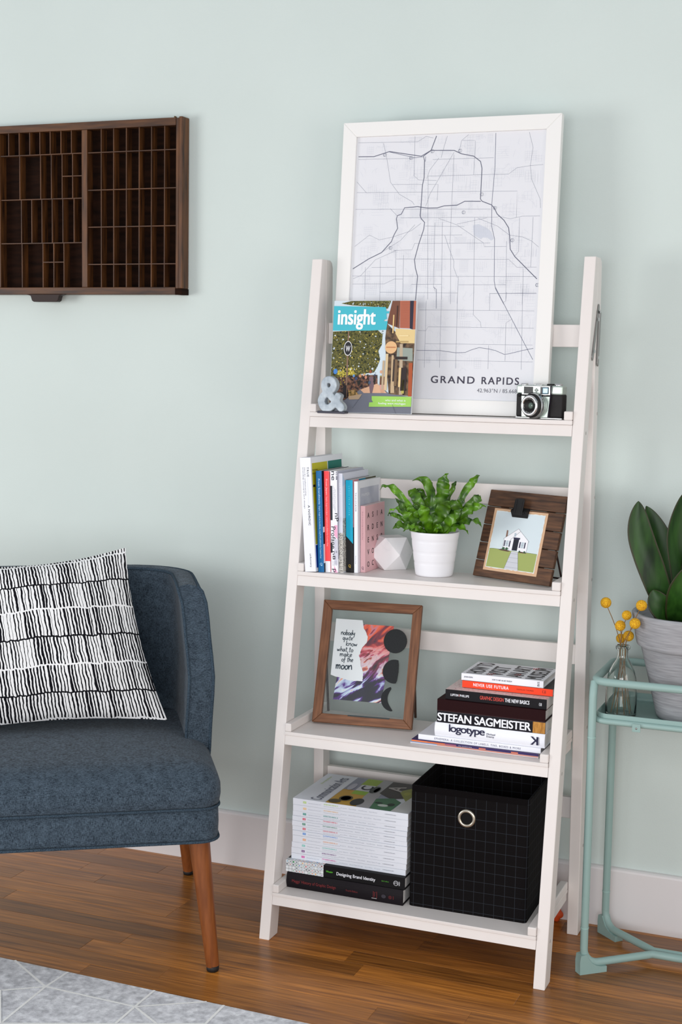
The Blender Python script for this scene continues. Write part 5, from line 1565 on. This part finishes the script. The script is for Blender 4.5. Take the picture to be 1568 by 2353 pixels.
for i in range(11):
    z0, T = ZB[i], ZB[i + 1] - ZB[i]
    c, ttl, cn = TAGS[i]
    lab = 'white spined magazine with a %s tag, %s' % (cn, POS[i]) + (' of the pile' if 'from the' in POS[i] or POS[i] == 'second lowest' else '')
    b = lying_book('magazine', lab, XO[i], -0.3250 + rr.uniform(-.001, .001), z0 + 0.0003, 0, 0.2690 + rr.uniform(-.0008, .0008), 0.205, T - 0.0004, MAGW, group=GB4, cat='magazine')
    mb = MB()
    m_ = T * 0.5
    CF = flat(c, 0.5)
    put_rect(mb, FF, 0.0245, 0.0320, m_ - 0.0022, m_ + 0.0024, CF)
    put_text(mb, FF, str(rr.choice((382, 386, 391, 374, 398))), 0.0256, m_ - 0.0010, 0.0022, WHT, 0.0052, 0.01, h=0.0002, res=1)
    put_text(mb, FF, rr.choice(('September/October 2011', 'January/February 2012', 'May/June 2010')), 0.0370, m_ - 0.0012, 0.0019, flat((150, 156, 172), 0.5), 0.030, 0, res=1)
    put_text(mb, FF, ttl, 0.0735, m_ + 0.0006, 0.0030, CF, 0.0340, 0.010, res=1)
    x = 0.1140
    g = flat((158, 164, 178), 0.5)
    for wd_ in rr.sample(['Bryan Flynn Design', 'Mary Walsh', 'Gary Baseman', 'Mark Weaver', 'Luis Gispert', 'Projects', 'Jason Munn', 'Exhibit'], 4):
        L_ = 0.0017 * len(wd_)
        put_text(mb, FF, wd_, x, m_ - 0.0012, 0.0020, g, L_, 0, res=1)
        x += L_ + 0.005
    put_text(mb, FF, 'Selections and essays, new work', 0.0735, m_ - 0.0032, 0.0018, g, 0.040, 0, res=1)
    put_text(mb, FF, 'COMMUNICATION ARTS', 0.2155, m_ - 0.0010, 0.0019, flat((96, 100, 116), 0.5), 0.026, 0.002, res=1)
    mb.build('spine_lettering', None, b)
    if i == 10:
        FT = face((0, 0, T - 0.0004), (1, 0, 0), (0, 1, 0))
        cov = MB()
        pp = lambda L: [(min(max(x / 1000, .001), .268), min(max(y / 1000, .001), .203)) for x, y in L]
        for k, (L, cc) in enumerate((([(76, 1), (204, 1), (204, 203), (76, 203)], (150, 152, 170)), ([(77, 1), (77, 108), (148, 108), (150, 1)], (204, 160, 58)), ([(102, 150), (140, 150), (140, 203), (102, 203)], (156, 182, 52)),
                                     ([(105, 82), (160, 82), (158, 109), (105, 109)], (152, 192, 56)), ([(105, 110), (140, 110), (138, 156), (105, 154)], (214, 214, 220)), ([(139, 76), (139, 203), (162, 203), (178, 1), (148, 1)], (172, 170, 172)),
                                     ([(163, 110), (163, 203), (235, 203), (235, 100), (200, 80)], (62, 48, 46)), ([(180, 1), (170, 70), (206, 88), (230, 66), (228, 1)], (70, 120, 84)), ([(235, 200), (200, 140), (240, 70)], (150, 152, 60)),
                                     ([(228, 1), (268, 1), (268, 203), (262, 203), (240, 110)], (206, 206, 204)))):
            put_poly(cov, FT, pp(L), flat(cc, 0.4), 0.00008 * (k + 1))
        for x, y, rx, ry, cc in ((108, 45, 15, 20, (74, 62, 34)), (108, 45, 11, 15, (112, 96, 52)), (92, 18, 14, 14, (84, 72, 40)), (140, 30, 14, 26, (40, 38, 44)), (146, 128, 11, 26, (44, 46, 44)), (150, 128, 5, 18, (40, 44, 36)), (200, 30, 12, 8, (206, 214, 206)), (186, 44, 9, 6, (40, 60, 46)), (215, 42, 8, 10, (30, 40, 32)), (222, 130, 8, 12, (170, 170, 60)), (90, 130, 8, 26, (190, 190, 204))):
            put_disc(cov, FT, x / 1000, y / 1000, rx / 1000, ry / 1000, flat(cc, 0.4), 0.0009, 18)
        FTT = top_face(0.2690, T - 0.0004)
        put_text(cov, FTT, 'Communication Arts', 0.008, 0.2690 - 0.062, 0.026, flat((104, 108, 126), 0.5), 0.175, 0.002, h=0.0009, res=3)
        put_text(cov, FTT, 'Advertising Annual', 0.120, 0.2690 - 0.020, 0.006, flat((176, 200, 96), 0.5), 0.06, 0, h=0.0009, res=1)
        put_text(cov, FTT, 'C', 0.118, 0.2690 - 0.137, 0.026, flat((40, 44, 48), 0.5), 0.030, 0.02, h=0.001, res=4)
        put_text(cov, FTT, 'A', 0.135, 0.2690 - 0.205, 0.036, flat((190, 184, 180), 0.5), 0.040, 0.02, h=0.001, res=4)
        cov.build('cover_print', None, b)

# -- fabric bin
bn_ = thing('storage_bin', 'open black fabric storage cube with fine grid lines and a metal ring', 'bin', M=Matrix.Translation((0.2866, -0.3311, Z1)) @ Matrix.Rotation(R(1.0), 4, 'Z'))
BW_, BD_, BH_ = 0.2575, 0.225, 0.2655
mb = MB()
GC = (0.1240, 0.2085)
# front panel with a round hole, rounded vertical corners, panels 4 mm thick
rc = 0.008


def plan(off):
    P = []
    for cx, cy, a0 in ((BW_ - rc, BD_ - rc, 0), (rc, BD_ - rc, 90), (rc, rc, 180), (BW_ - rc, rc, 270)):
        for k in range(5):
            a = R(a0 + 22.5 * k)
            P.append((cx + (rc - off) * math.cos(a), cy + (rc - off) * math.sin(a)))
    return P


vs, fs = [], []
lv_ = [(0.0, 0.0), (0.0, BH_ - 0.001), (0.001, BH_), (0.0032, BH_), (0.0042, BH_ - 0.001), (0.0042, 0.004)]
for off, z in lv_:
    for k, (x, y) in enumerate(plan(off)):
        bow = 0.003 * math.sin(PI * min(1, max(0, x / BW_))) * math.sin(PI * z / BH_)
        s_ = -1 if y < 0.05 else 0
        vs.append((x, y + s_ * bow * 0.0, z + 0.002 * math.sin(x * 40) * (z > 0.2)))
n_ = len(plan(0))
for i in range(len(lv_) - 1):
    for k in range(n_):
        k2 = (k + 1) % n_
        fs.append([i * n_ + k, i * n_ + k2, (i + 1) * n_ + k2, (i + 1) * n_ + k])
fs.append(list(range(n_))[::-1])
fs.append([(len(lv_) - 1) * n_ + k for k in range(n_)])
mb.add(vs, fs, M_CHECK)
mb.build('cloth_body', None, bn_, boxuv=True)
MB().box(0.0045, BW_ - 0.0045, -0.0008, 0.0002, BH_ - 0.0135, BH_ - 0.0005, None, 0.0003, seg=1).build('top_hem', flat((12, 9, 10), 0.95, 0, 0.1), bn_)
MB().lathe([(0.0125, 0.0), (0.0128, 0.0026), (0.0150, 0.0040), (0.0178, 0.0036), (0.0196, 0.0018), (0.0200, 0.0)], 40, flat((196, 188, 172), 0.28, 1.0), M=Matrix.Translation((GC[0], 0, GC[1])) @ Matrix.Rotation(PI / 2, 4, 'X')).build('grommet_ring', None, bn_)
MB().lathe([(0.0, 0.0006), (0.0127, 0.0006)], 32, flat((6, 5, 5), 1.0), M=Matrix.Translation((GC[0], 0, GC[1])) @ Matrix.Rotation(PI / 2, 4, 'X')).build('grommet_hole', None, bn_)

# ================================================================== armchair (local: X along the front to the right, Y to the back)
ch = thing('accent_chair', 'denim blue upholstered barrel back chair on tapered wooden legs at the left', 'chair', (-0.0534, -0.5855, 0), R(33))
CWID = 0.67


def rrect(x0, x1, y0, y1, r, n=6):
    P = []
    for cx, cy, a0 in ((x1 - r, y1 - r, 0), (x0 + r, y1 - r, 90), (x0 + r, y0 + r, 180), (x1 - r, y0 + r, 270)):
        for k in range(n + 1):
            a = R(a0 + 90 * k / n)
            P.append((cx + r * math.cos(a), cy + r * math.sin(a)))
    return P


def cushion(mb, x0, x1, y0, y1, r, levels, mat, crown=0.0):
    """levels: (inset, z); closed above by a crowned grid of shrinking loops"""
    loops = []
    for ins, z in levels:
        loops.append([(x, y, z) for x, y in rrect(x0 + ins, x1 - ins, y0 + ins, y1 - ins, max(0.004, r - ins * 0.6))])
    zt = levels[-1][1]; il = levels[-1][0]
    w_ = min(x1 - x0, y1 - y0) / 2 - il
    for k in range(1, 7):
        t = k / 6.5
        loops.append([(x, y, zt + crown * (1 - (1 - t) ** 2)) for x, y in rrect(x0 + il + w_ * t, x1 - il - w_ * t, y0 + il + w_ * t, y1 - il - w_ * t, max(0.003, (r - il * 0.6) * (1 - t)))])
    n = len(loops[0])
    vs = [p for L in loops for p in L]
    fs = [[i * n + k, i * n + (k + 1) % n, (i + 1) * n + (k + 1) % n, (i + 1) * n + k] for i in range(len(loops) - 1) for k in range(n)]
    fs.append([(len(loops) - 1) * n + k for k in range(n)])
    fs.append(list(range(n))[::-1])
    mb.add(vs, fs, mat, True)


mb = MB()
cushion(mb, -0.682, 0.011, -0.031, 0.52, 0.04, [(0.006, 0.2865), (0.003, 0.2870), (0.001, 0.295), (0.0, 0.320), (0.001, 0.347), (0.005, 0.3545)], M_FABRIC)
mb.build('seat_base', None, ch)
mb = MB()
cushion(mb, -0.684, 0.013, -0.034, 0.50, 0.045, [(0.006, 0.3575), (0.001, 0.361), (-0.002, 0.380), (-0.001, 0.400), (0.004, 0.416), (0.016, 0.431), (0.034, 0.4405), (0.06, 0.446)], M_FABRIC, 0.010)
mb.build('seat_cushion', None, ch)
for nm_, z, ins in (('seam_piping', 0.3562, 0.0005), ('bottom_piping', 0.2872, 0.0012)):
    MB().tube([(x, y, z) for x, y in rrect(-0.683 + ins, 0.012 - ins, -0.032 + ins, 0.52 - ins, 0.042)], 0.0030, 8, M_PIPE, closed=True).build(nm_, None, ch)

# barrel back: a plan path from the right arm round to the left arm
def b_end(z):
    pts = [(0.30, 0.20), (0.44, 0.192), (0.52, 0.180), (0.58, 0.180), (0.64, 0.206), (0.70, 0.232), (0.735, 0.246), (0.752, 0.256), (0.765, 0.272), (0.80, 0.290)]
    for (z0, b0), (z1, b1) in zip(pts, pts[1:]):
        if z <= z1:
            t = (z - z0) / (z1 - z0)
            t = t * t * (3 - 2 * t) * 0.5 + t * 0.5
            return b0 + (b1 - b0) * t
    return pts[-1][1]


def r_out(z):
    pts = [(0.30, 0.006), (0.46, 0.013), (0.58, 0.018), (0.68, 0.012), (0.73, 0.008), (0.755, 0.002), (0.765, -0.004), (0.8, -0.006)]
    for (z0, b0), (z1, b1) in zip(pts, pts[1:]):
        if z <= z1:
            t = (z - z0) / (z1 - z0)
            return b0 + (b1 - b0) * (t * t * (3 - 2 * t))
    return pts[-1][1]


BT_, TH_ = 0.556, 0.054
CR = 0.15


def station(z, s, off):
    """plan point at path parameter s in [0,1] (right arm tip -> middle back), pulled inwards by off"""
    ro, lean_ = r_out(z), 0.035 * max(0, (z - 0.40)) / 0.36
    by = BT_ + lean_ * 0.4
    be = b_end(z)
    cy, cx = by - CR, ro - CR
    rr_ = CR - off
    if s < 0.4:
        t = s / 0.4
        return (ro - off, be + (cy - be) * t)
    if s < 0.75:
        a = R(90) * (s - 0.4) / 0.35
        return (cx + rr_ * math.cos(a), cy + rr_ * math.sin(a))
    t = (s - 0.75) / 0.25
    return (cx + (-0.335 - cx) * t, by - off)


def full(z, s, off):
    if s <= 1:
        return station(z, s, off)
    x, y = station(z, 2 - s, off)
    return (-0.67 - x, y)


ZT = 0.770
prof = [(0.0, z) for z in (0.300, 0.36, 0.42, 0.46, 0.50, 0.54, 0.58, 0.62, 0.66, 0.70, 0.735, ZT - 0.012)]
prof += [(0.0025, ZT - 0.005), (0.008, ZT), (TH_ * 0.5, ZT + 0.004), (TH_ - 0.008, ZT), (TH_ - 0.0025, ZT - 0.005)]
prof += [(TH_, z) for z in (ZT - 0.012, 0.735, 0.70, 0.66, 0.62, 0.58, 0.54, 0.50, 0.46, 0.42, 0.36, 0.300)]
NS = 48
SS = [2.0 * i / NS for i in range(NS + 1)]


def dip(s):
    # the rim falls a little towards the arm tips
    e = min(s, 2 - s)
    return 0.005 * max(0.0, 1 - e / 0.35) ** 2


vs, fs = [], []
n_ = len(prof)
for s in SS:
    for off, z in prof:
        x, y = full(z, s, off)
        vs.append((x, y, z - (dip(s) * max(0, (z - 0.6)) / 0.17)))
for i in range(NS):
    for k in range(n_ - 1):
        fs.append([i * n_ + k, (i + 1) * n_ + k, (i + 1) * n_ + k + 1, i * n_ + k + 1])
    fs.append([i * n_ + n_ - 1, (i + 1) * n_ + n_ - 1, (i + 1) * n_, i * n_])
half_ = n_ // 2
for base in (0, NS * n_):      # end faces as a ladder of quads
    for k in range(half_):
        fs.append([base + k, base + k + 1, base + n_ - 2 - k, base + n_ - 1 - k] if k < half_ - 1 else [base + k, base + k + 1, base + n_ - 1 - k])
mb = MB().add(vs, fs, M_FABRIC, True)
bk_ = mb.build('barrel_back', None, ch)
es = bk_.modifiers.new('e', 'EDGE_SPLIT'); es.split_angle = R(50)


def rim(off, z, s):
    x, y = full(z, s, off)
    return (x, y, z - (dip(s) * max(0, (z - 0.6)) / 0.17) + 0.001)


for off, nm_ in ((0.001, 'outer_piping'), (TH_ - 0.001, 'inner_piping')):
    zs_ = [0.30, 0.36, 0.42, 0.46, 0.50, 0.54, 0.58, 0.62, 0.66, 0.70, 0.735, ZT - 0.012]
    o2 = off + (0.003 if off < 0.02 else -0.003)
    path = [rim(off, z, 0.0) for z in zs_] + [rim(o2, ZT - 0.004, 0.0)] + [rim(o2, ZT - 0.003, s) for s in SS[1:-1]] + [rim(o2, ZT - 0.004, 2.0)] + [rim(off, z, 2.0) for z in zs_[::-1]]
    MB().tube(path, 0.0034, 8, M_PIPE).build(nm_, None, ch)
for fx, fy, tx, ty, z0 in ((0, 0, -0.030, 0.006, 0.0), (0, 0.5636, -0.030, 0.515, 0.0), (-CWID, 0, -CWID + 0.03, 0.006, 0.0068), (-CWID, 0.5636, -CWID + 0.03, 0.515, 0.0)):
    P = [(fx + (tx - fx) * t, fy + (ty - fy) * t, z0 + 0.011 + (0.2865 - z0 - 0.011) * t) for t in (0, 0.25, 0.5, 0.75, 1.0)]
    lg = MB().tube(P, [0.0135, 0.0155, 0.0178, 0.0200, 0.0222], 24, M_LEG).build('leg', None, ch)
    MB().lathe([(0.0, 0.0), (0.0115, 0.0), (0.0128, 0.002), (0.0136, 0.0125), (0.0, 0.0125)], 24, M_BLACKRUB, (fx, fy, z0 + 0.0002)).build('foot_cap', None, lg)

# ================================================================== cushion on the chair
pil = thing('throw_pillow', 'white square cushion with black hand drawn strokes leaning on the blue chair', 'cushion', (-0.0534, -0.5855, 0), R(33))
cBR, cTR = Vector((-0.0785, 0.235, 0.4745)), Vector((-0.163, 0.372, 0.838))
cBL, cTL = Vector((-0.530, 0.235, 0.4635)), Vector((-0.575, 0.372, 0.806))
N = 44
vs, fs, uvs = [], [], []
for sgn in (1, -1):
    for j in range(N + 1):
        for i in range(N + 1):
            u, v = i / N, j / N
            p = cBL * ((1 - u) * (1 - v)) + cBR * (u * (1 - v)) + cTL * ((1 - u) * v) + cTR * (u * v)
            nn = (cBR - cBL).cross(cTL - cBL).normalized()         # towards the room
            cu_, cv_ = 4 * u * (1 - u), 4 * v * (1 - v)
            # edges draw in between the corners
            p += (cTL - cBL).normalized() * ((0.014 * (1 - v) - 0.022 * v) * cu_ * (abs(2 * v - 1) ** 2))
            p += (cBR - cBL).normalized() * ((0.012 * (1 - u) - 0.016 * u) * cv_ * (abs(2 * u - 1) ** 2))
            puff = 0.058 * (cu_ ** 0.55) * (cv_ ** 0.55)
            puff += 0.004 * math.sin(9 * u + 3 * v) * cu_ * cv_ + 0.003 * math.sin(17 * v - 5 * u) * (cu_ * cv_) ** 0.5
            puff += 0.010 * math.sin(26 * u + 12 * v) * max(0.0, 0.40 - v) * max(0, u - 0.50) * 4 * cv_ ** 0.5
            puff += 0.0045 * math.sin(30 * v + 6 * u) * max(0.0, u - 0.72) * 3.4 * cu_ ** 0.5
            vs.append(p + nn * (sgn * puff * (1.0 if sgn > 0 else 0.8)))
            uvs.append((u, v))
    o_ = 0 if sgn > 0 else (N + 1) ** 2
    for j in range(N):
        for i in range(N):
            q = [o_ + j * (N + 1) + i, o_ + j * (N + 1) + i + 1, o_ + (j + 1) * (N + 1) + i + 1, o_ + (j + 1) * (N + 1) + i]
            fs.append(q if sgn > 0 else q[::-1])
mb = MB().add(vs, fs, M_STRIPE, True)
po = mb.build('pillow_cover', None, pil, recalc=False)
ul = po.data.uv_layers.new(name='UVMap')
for lp in po.data.loops:
    ul.data[lp.index].uv = uvs[lp.vertex_index]

# ================================================================== plant stand
ps = thing('plant_stand', 'mint green tubular steel plant stand with a tray at the right edge', 'plant stand', (0, 0, 0))
TR_ = 0.0083
X0, X1, YF, YB, ZTOP = 0.6580, 1.000, -0.280, -0.055, 0.622


def loop(z, x0, x1, y0, y1, r, n=8):
    return [(x, y, z) for x, y in rrect(x0, x1, y0, y1, r, n)]


MB().tube(loop(ZTOP, X0, X1, YF, YB, 0.030), TR_, 12, M_MINT, closed=True).build('top_rail', None, ps)
MB().tube(loop(0.5405, X0 + 0.001, X1 - 0.001, YF + 0.001, YB - 0.001, 0.030), 0.0062, 10, M_MINT, closed=True).build('lower_rail', None, ps)
for y in (YF, YB):
    d = 1 if y == YF else -1
    for x in (X0, X1):
        e = 1 if x == X0 else -1
        o_ = 0.0 if y == YF else 0.012 * 0
        mb = MB().tube([(x, y + d * 0.012, ZTOP - 0.004), (x, y + d * 0.004, 0.606), (x, y, 0.59), (x, y, 0.32), (x, y, 0.0525)], TR_, 14, M_MINT)
        for zj in (0.098, 0.505):
            mb.tube([(x, y, zj - 0.0012), (x, y, zj + 0.0012)], TR_ + 0.0006, 14, flat((158, 190, 184), 0.4))
        mb.build('leg', None, ps)
# crossing feet: the tube of each end leg bends along the floor to the middle and back out
MX, MY = 0.829, (YF + YB) / 2
for y, d in ((YF, 1), (YB, -1)):
    ym = MY - d * 0.0085
    P = []
    for t in range(9):           # bend from upright to the floor run
        a = R(90) * t / 8
        rb = 0.034
        dirx = Vector((MX - X0 - 0.05, ym - y, 0)).normalized()
        P.append(Vector((X0, y, 0)) + dirx * (rb * (1 - math.cos(a))) + Vector((0, 0, 0.0530 - rb * math.sin(a))))
    end = P[-1]
    A = Vector((MX - 0.045, ym, 0.0210)); B2 = Vector((MX + 0.045, ym, 0.0210))
    for t in (0.3, 0.6, 0.9):
        P.append(end.lerp(A, t))
    P += [A, A.lerp(B2, 0.5), B2]
    P2 = [Vector((2 * MX - p.x, p.y, p.z)) for p in P[:12]][::-1]
    MB().tube(P + P2, TR_, 12, M_MINT).build('floor_tube', None, ps)
    for x, e in ((X0, 1), (X1, -1)):
        dirx = Vector(((MX - X0 - 0.05) * e, ym - y, 0)).normalized()
        nrm = Vector((-dirx.y, dirx.x, 0))
        O = Vector((x, y, 0))
        pr = [(-0.0125, 0.0), (0.050, 0.0), (0.050, 0.0125), (0.036, 0.0135), (0.025, 0.0165), (0.014, 0.0235), (0.007, 0.0330), (0.002, 0.0430), (-0.0115, 0.0410), (-0.0135, 0.026)]
        vs = [O + dirx * a + nrm * s_ + Vector((0, 0, b_)) for s_ in (-0.0105, 0.0105) for a, b_ in pr]
        k = len(pr)
        fs = [list(range(k))[::-1], [k + i for i in range(k)]] + [[i, (i + 1) % k, k + (i + 1) % k, k + i] for i in range(k)]
        MB().add(vs, fs, M_MINTD).build('foot_shoe', None, ps)
mb = MB()
lv = [(0.0034, 0.5555), (0.0024, 0.5558), (0.0016, 0.5550), (0.0020, 0.543), (0.0040, 0.5375), (0.010, 0.5352)]
loops = [loop(z, X0 + i_ + 0.002, X1 - i_ - 0.002, YF + i_ + 0.001, YB - i_ - 0.001, 0.028) for i_, z in lv]
lv2 = [(0.0036, 0.5550), (0.0040, 0.544), (0.0060, 0.5390), (0.012, 0.5372)]
inner = [loop(z, X0 + i_ + 0.002, X1 - i_ - 0.002, YF + i_ + 0.001, YB - i_ - 0.001, 0.028) for i_, z in lv2]
L_ = loops[::-1] + inner
n_ = len(L_[0])
vs = [p for q_ in L_ for p in q_]
fs = [[i * n_ + k, i * n_ + (k + 1) % n_, (i + 1) * n_ + (k + 1) % n_, (i + 1) * n_ + k] for i in range(len(L_) - 1) for k in range(n_)]
fs.append([(len(L_) - 1) * n_ + k for k in range(n_)]); fs.append(list(range(n_))[::-1])
mb.add(vs, fs, M_MINTD)
mb.build('tray', None, ps)
for x in (0.7495, 0.9085):
    MB().box(x - 0.0085, x + 0.0085, YF - 0.0085, YF - 0.0066, 0.5275, 0.5440, None, 0.0006).build('tray_clip', M_MINTD, ps)
    MB().lathe([(0, 0.0008), (0.0018, 0.0006), (0.0022, 0)], 10, M_STEEL, M=Matrix.Translation((x, YF - 0.0085, 0.535)) @ Matrix.Rotation(PI / 2, 4, 'X')).build('clip_screw', None, ps)

# -- big pot with snake plant
SX, SY, SZ = 0.8353, -0.158, 0.5376
sp_ = thing('potted_snake_plant', 'dark green snake plant in a large weathered grey pot on the mint stand', 'plant', (SX, SY, SZ))
MB().lathe([(0, 0.001), (0.064, 0.0), (0.067, 0.003), (0.0690, 0.010), (0.1035, 0.1465), (0.1065, 0.150), (0.1120, 0.1525), (0.1140, 0.158), (0.1245, 0.214), (0.1250, 0.2185), (0.1235, 0.2205), (0.1165, 0.2205), (0.1140, 0.216), (0.1040, 0.165), (0.0, 0.165)], 72, M_CONC).build('pot', None, sp_)
MB().lathe([(0.1085, 0.190), (0.09, 0.199), (0.05, 0.203), (0, 0.204)], 40, M_SOIL).build('soil', None, sp_)
SNAKE=[([(-49, -9, 209), (-78, -24, 293), (-109, -30, 381), (-117, -30, 450)], 50),([(-37, 9, 220), (-56, 24, 314), (-83, 30, 376), (-111, 30, 435)], 42),([(-18, 0, 223), (-30, 0, 306), (-42, 0, 382), (-29, 0, 470)], 52),([(-45, -15, 203), (-55, -40, 226), (-65, -50, 246), (-77, -50, 271)], 44),([(-30, -18, 205), (-17, -48, 249), (-7, -60, 284), (5, -60, 335)], 60),([(-15, 6, 215), (-8, 16, 292), (2, 20, 370), (13, 20, 441)], 50),([(-9, -6, 211), (5, -16, 272), (18, -20, 324), (34, -20, 376)], 48),]


def broad_leaf(pts, width, rs, fold=0.16):
    P = [Vector(p) / 1000 for p in pts]
    vs, fs = [], []
    n = 22

    def cur(t):
        x = t * 3
        i = min(2, int(x)); f = x - i
        a, b, c, d = P[max(0, i - 1)], P[i], P[i + 1], P[min(3, i + 2)]
        return 0.5 * ((2 * b) + (c - a) * f + (2 * a - 5 * b + 4 * c - d) * f * f + (3 * b - a - 3 * c + d) * f ** 3)
    K = (-1, -0.965, -0.5, 0, 0.5, 0.965, 1)
    for i in range(n + 1):
        t = i / n
        p = cur(t)
        tg = (cur(min(1, t + 0.03)) - cur(max(0, t - 0.03))).normalized()
        nn = Vector((0.36, -0.93, 0.1)); nn = (nn - tg * nn.dot(tg)).normalized()
        tw = 0.35 * math.sin(2.2 * t + rs)
        side = tg.cross(nn)
        side, nn = side * math.cos(tw) + nn * math.sin(tw), nn * math.cos(tw) - side * math.sin(tw)
        wd = width / 1000 * (0.55 + 0.45 * math.sin(PI * min(1, t * 0.95 + 0.05)) if t < 0.55 else (0.55 + 0.45 * math.sin(PI * 0.5725)) * max(0.0, 1 - ((t - 0.55) / 0.45) ** 2.2) + 0.004)
        for q in K:
            vs.append(p + side * (wd * 0.5 * q) + nn * (fold * wd * (q * q)) )
    m = len(K)
    f_in, f_ed = [], []
    for i in range(n):
        for k in range(m - 1):
            (f_ed if k in (0, m - 2) else f_in).append([i * m + k, i * m + k + 1, (i + 1) * m + k + 1, (i + 1) * m + k])
    return vs, f_in, f_ed


for i, (pts, wd) in enumerate(SNAKE):
    wd *= 1.12
    vs, f1, f2 = broad_leaf(pts, wd, i * 1.7)
    mb = MB(); mb.add(vs, f1, M_SNAKE, True)
    o0 = len(mb.v)
    k = mb.mi(M_EDGE)
    for f in f2:
        mb.f.append(f); mb.m.append(k); mb.sm.append(True)
    o = mb.build('leaf', None, sp_)
    md = o.modifiers.new('s', 'SOLIDIFY'); md.thickness = 0.0022; md.offset = 0
    md = o.modifiers.new('d', 'SUBSURF'); md.levels = 1; md.render_levels = 1
sprig = MB()
for a, b, c in (((0.028, -0.060, 0.30), (0.022, -0.062, 0.335), (0.024, -0.06, 0.36)), ((0.022, -0.062, 0.315), (0.014, -0.066, 0.300), (0.010, -0.068, 0.275))):
    v_, f_ = ribbon_leaf(a, b, c, 0.010, 0.0004, 1, 0.1, 10)
    sprig.add(v_, f_, flat((96, 150, 40), 0.5), True)
sprig.build('pale_sprig', None, sp_)
MB().lathe([(0, 0.0), (0.012, 0.002), (0.016, 0.010), (0.012, 0.018), (0, 0.021)], 16, flat((206, 44, 66), 0.45), (0.034, -0.094, 0.197)).build('red_pebble', None, sp_)

# -- bottle with dried yellow flowers
BX, BY = 0.7015, -0.205
bo = thing('glass_bottle', 'clear glass bottle vase holding dried flowers at the left end of the mint tray', 'bottle', (BX, BY, SZ + 0.0002))
po_ = [(0.0, 0.0), (0.0290, 0.0), (0.0315, 0.0012), (0.0324, 0.004), (0.0324, 0.055), (0.0318, 0.068), (0.0296, 0.083), (0.0255, 0.097), (0.0200, 0.109), (0.0150, 0.117), (0.0118, 0.123), (0.0112, 0.128), (0.0110, 0.139), (0.0140, 0.1405), (0.0148, 0.143), (0.0148, 0.147), (0.0140, 0.149), (0.0115, 0.1495)]
pi_ = [(0.0092, 0.148), (0.0088, 0.128), (0.0096, 0.1235), (0.0130, 0.1155), (0.0180, 0.107), (0.0235, 0.0955), (0.0275, 0.082), (0.0296, 0.068), (0.0302, 0.055), (0.0302, 0.008), (0.0285, 0.0055), (0.0, 0.0050)]
MB().lathe(po_ + pi_, 56, M_GLASS).build('bottle_glass', None, bo)
FL = [((-0.0372, -0.010, 0.2372), 0.0112, 'highest yellow ball flower leaning far left out of the bottle'), ((0.0427, -0.047, 0.2435), 0.0112, 'yellow ball flower leaning right in front of the grey pot rim'),
      ((0.0069, -0.010, 0.2144), 0.0100, 'duller yellow ball flower upright in the middle at the back'), ((-0.0044, -0.017, 0.1927), 0.0110, 'bright yellow ball flower low at the left of the bunch'),
      ((0.0306, -0.045, 0.2050), 0.0112, 'bright yellow ball flower low at the right before the grey pot'), ((0.0091, 0.0070, 0.1680), 0.0112, 'yellow ball flower crossed by stems just above the bottle lip'),
      ((-0.0080, 0.0150, 0.1600), 0.0100, 'lowest yellow ball flower resting behind the bottle lip')]
NA = [152, -36, 190, 228, -84, 26, 108]          # where each stem crosses the neck (degrees)
NECK = [(0.0062 * math.cos(R(q)), 0.0062 * math.sin(R(q))) for q in NA]
FOOT = [(0.0225 * math.cos(R(q + 110)), 0.0225 * math.sin(R(q + 110))) for q in NA]
for (hd, r, lab), nk, ft in zip(FL, NECK, FOOT):
    fl = thing('billy_button', lab, 'flower', (BX, BY, SZ + 0.0002), group='dried ball flowers in the bottle')
    h = Vector(hd)
    n1, n2, f0 = Vector((nk[0], nk[1], 0.149)), Vector((nk[0] * 0.98, nk[1] * 0.98, 0.126)), Vector((ft[0], ft[1], 0.0062))
    P = []
    top = h - (h - n1).normalized() * (r * 0.9) if h.z > 0.172 else h - Vector((0, 0, r * 0.4))
    for t in (0, 0.25, 0.5, 0.75):
        P.append(top.lerp(n1, t) + Vector((-0.0025 * math.copysign(1, h.x), 0, 0)) * math.sin(PI * t))
    P += [n1, n2]
    for t in (0.33, 0.66, 1.0):
        P.append(n2.lerp(f0, t))
    MB().tube(P, 0.00085, 6, M_STEM).build('stem', None, fl)
    bm = bmesh.new()
    bmesh.ops.create_icosphere(bm, subdivisions=4, radius=r)
    for v in bm.verts:
        d = v.co.normalized()
        k = math.sin(42 * math.atan2(d.y, d.x) * max(0.3, math.sqrt(max(0.0, 1 - d.z * d.z)))) * math.sin(46 * math.acos(max(-1, min(1, d.z))))
        v.co *= 1.0 + 0.022 * k
    MB().take(bm, M_BILLY, Matrix.Translation(h), True).build('flower_head', None, fl)

# -- small orange toy on the floor behind the ladder's right leg
toy = thing('orange_toy', 'small orange lobed toy lying on the floor behind the ladder leg', 'toy', (0.5400, -0.0350, 0.0003))
bm = bmesh.new()
bmesh.ops.create_icosphere(bm, subdivisions=4, radius=0.0165)
for v in bm.verts:
    d = v.co.normalized()
    k = 1 + 0.22 * abs(math.sin(2.5 * math.atan2(d.x, d.z) + 0.6)) ** 1.2 - 0.06
    v.co = Vector((v.co.x * k, v.co.y * 0.55, v.co.z * k))
zm = min(v.co.z for v in bm.verts)
MB().take(bm, flat((222, 84, 34), 0.55), Matrix.Translation((0, 0, -zm)), True).build('toy_body', None, toy)
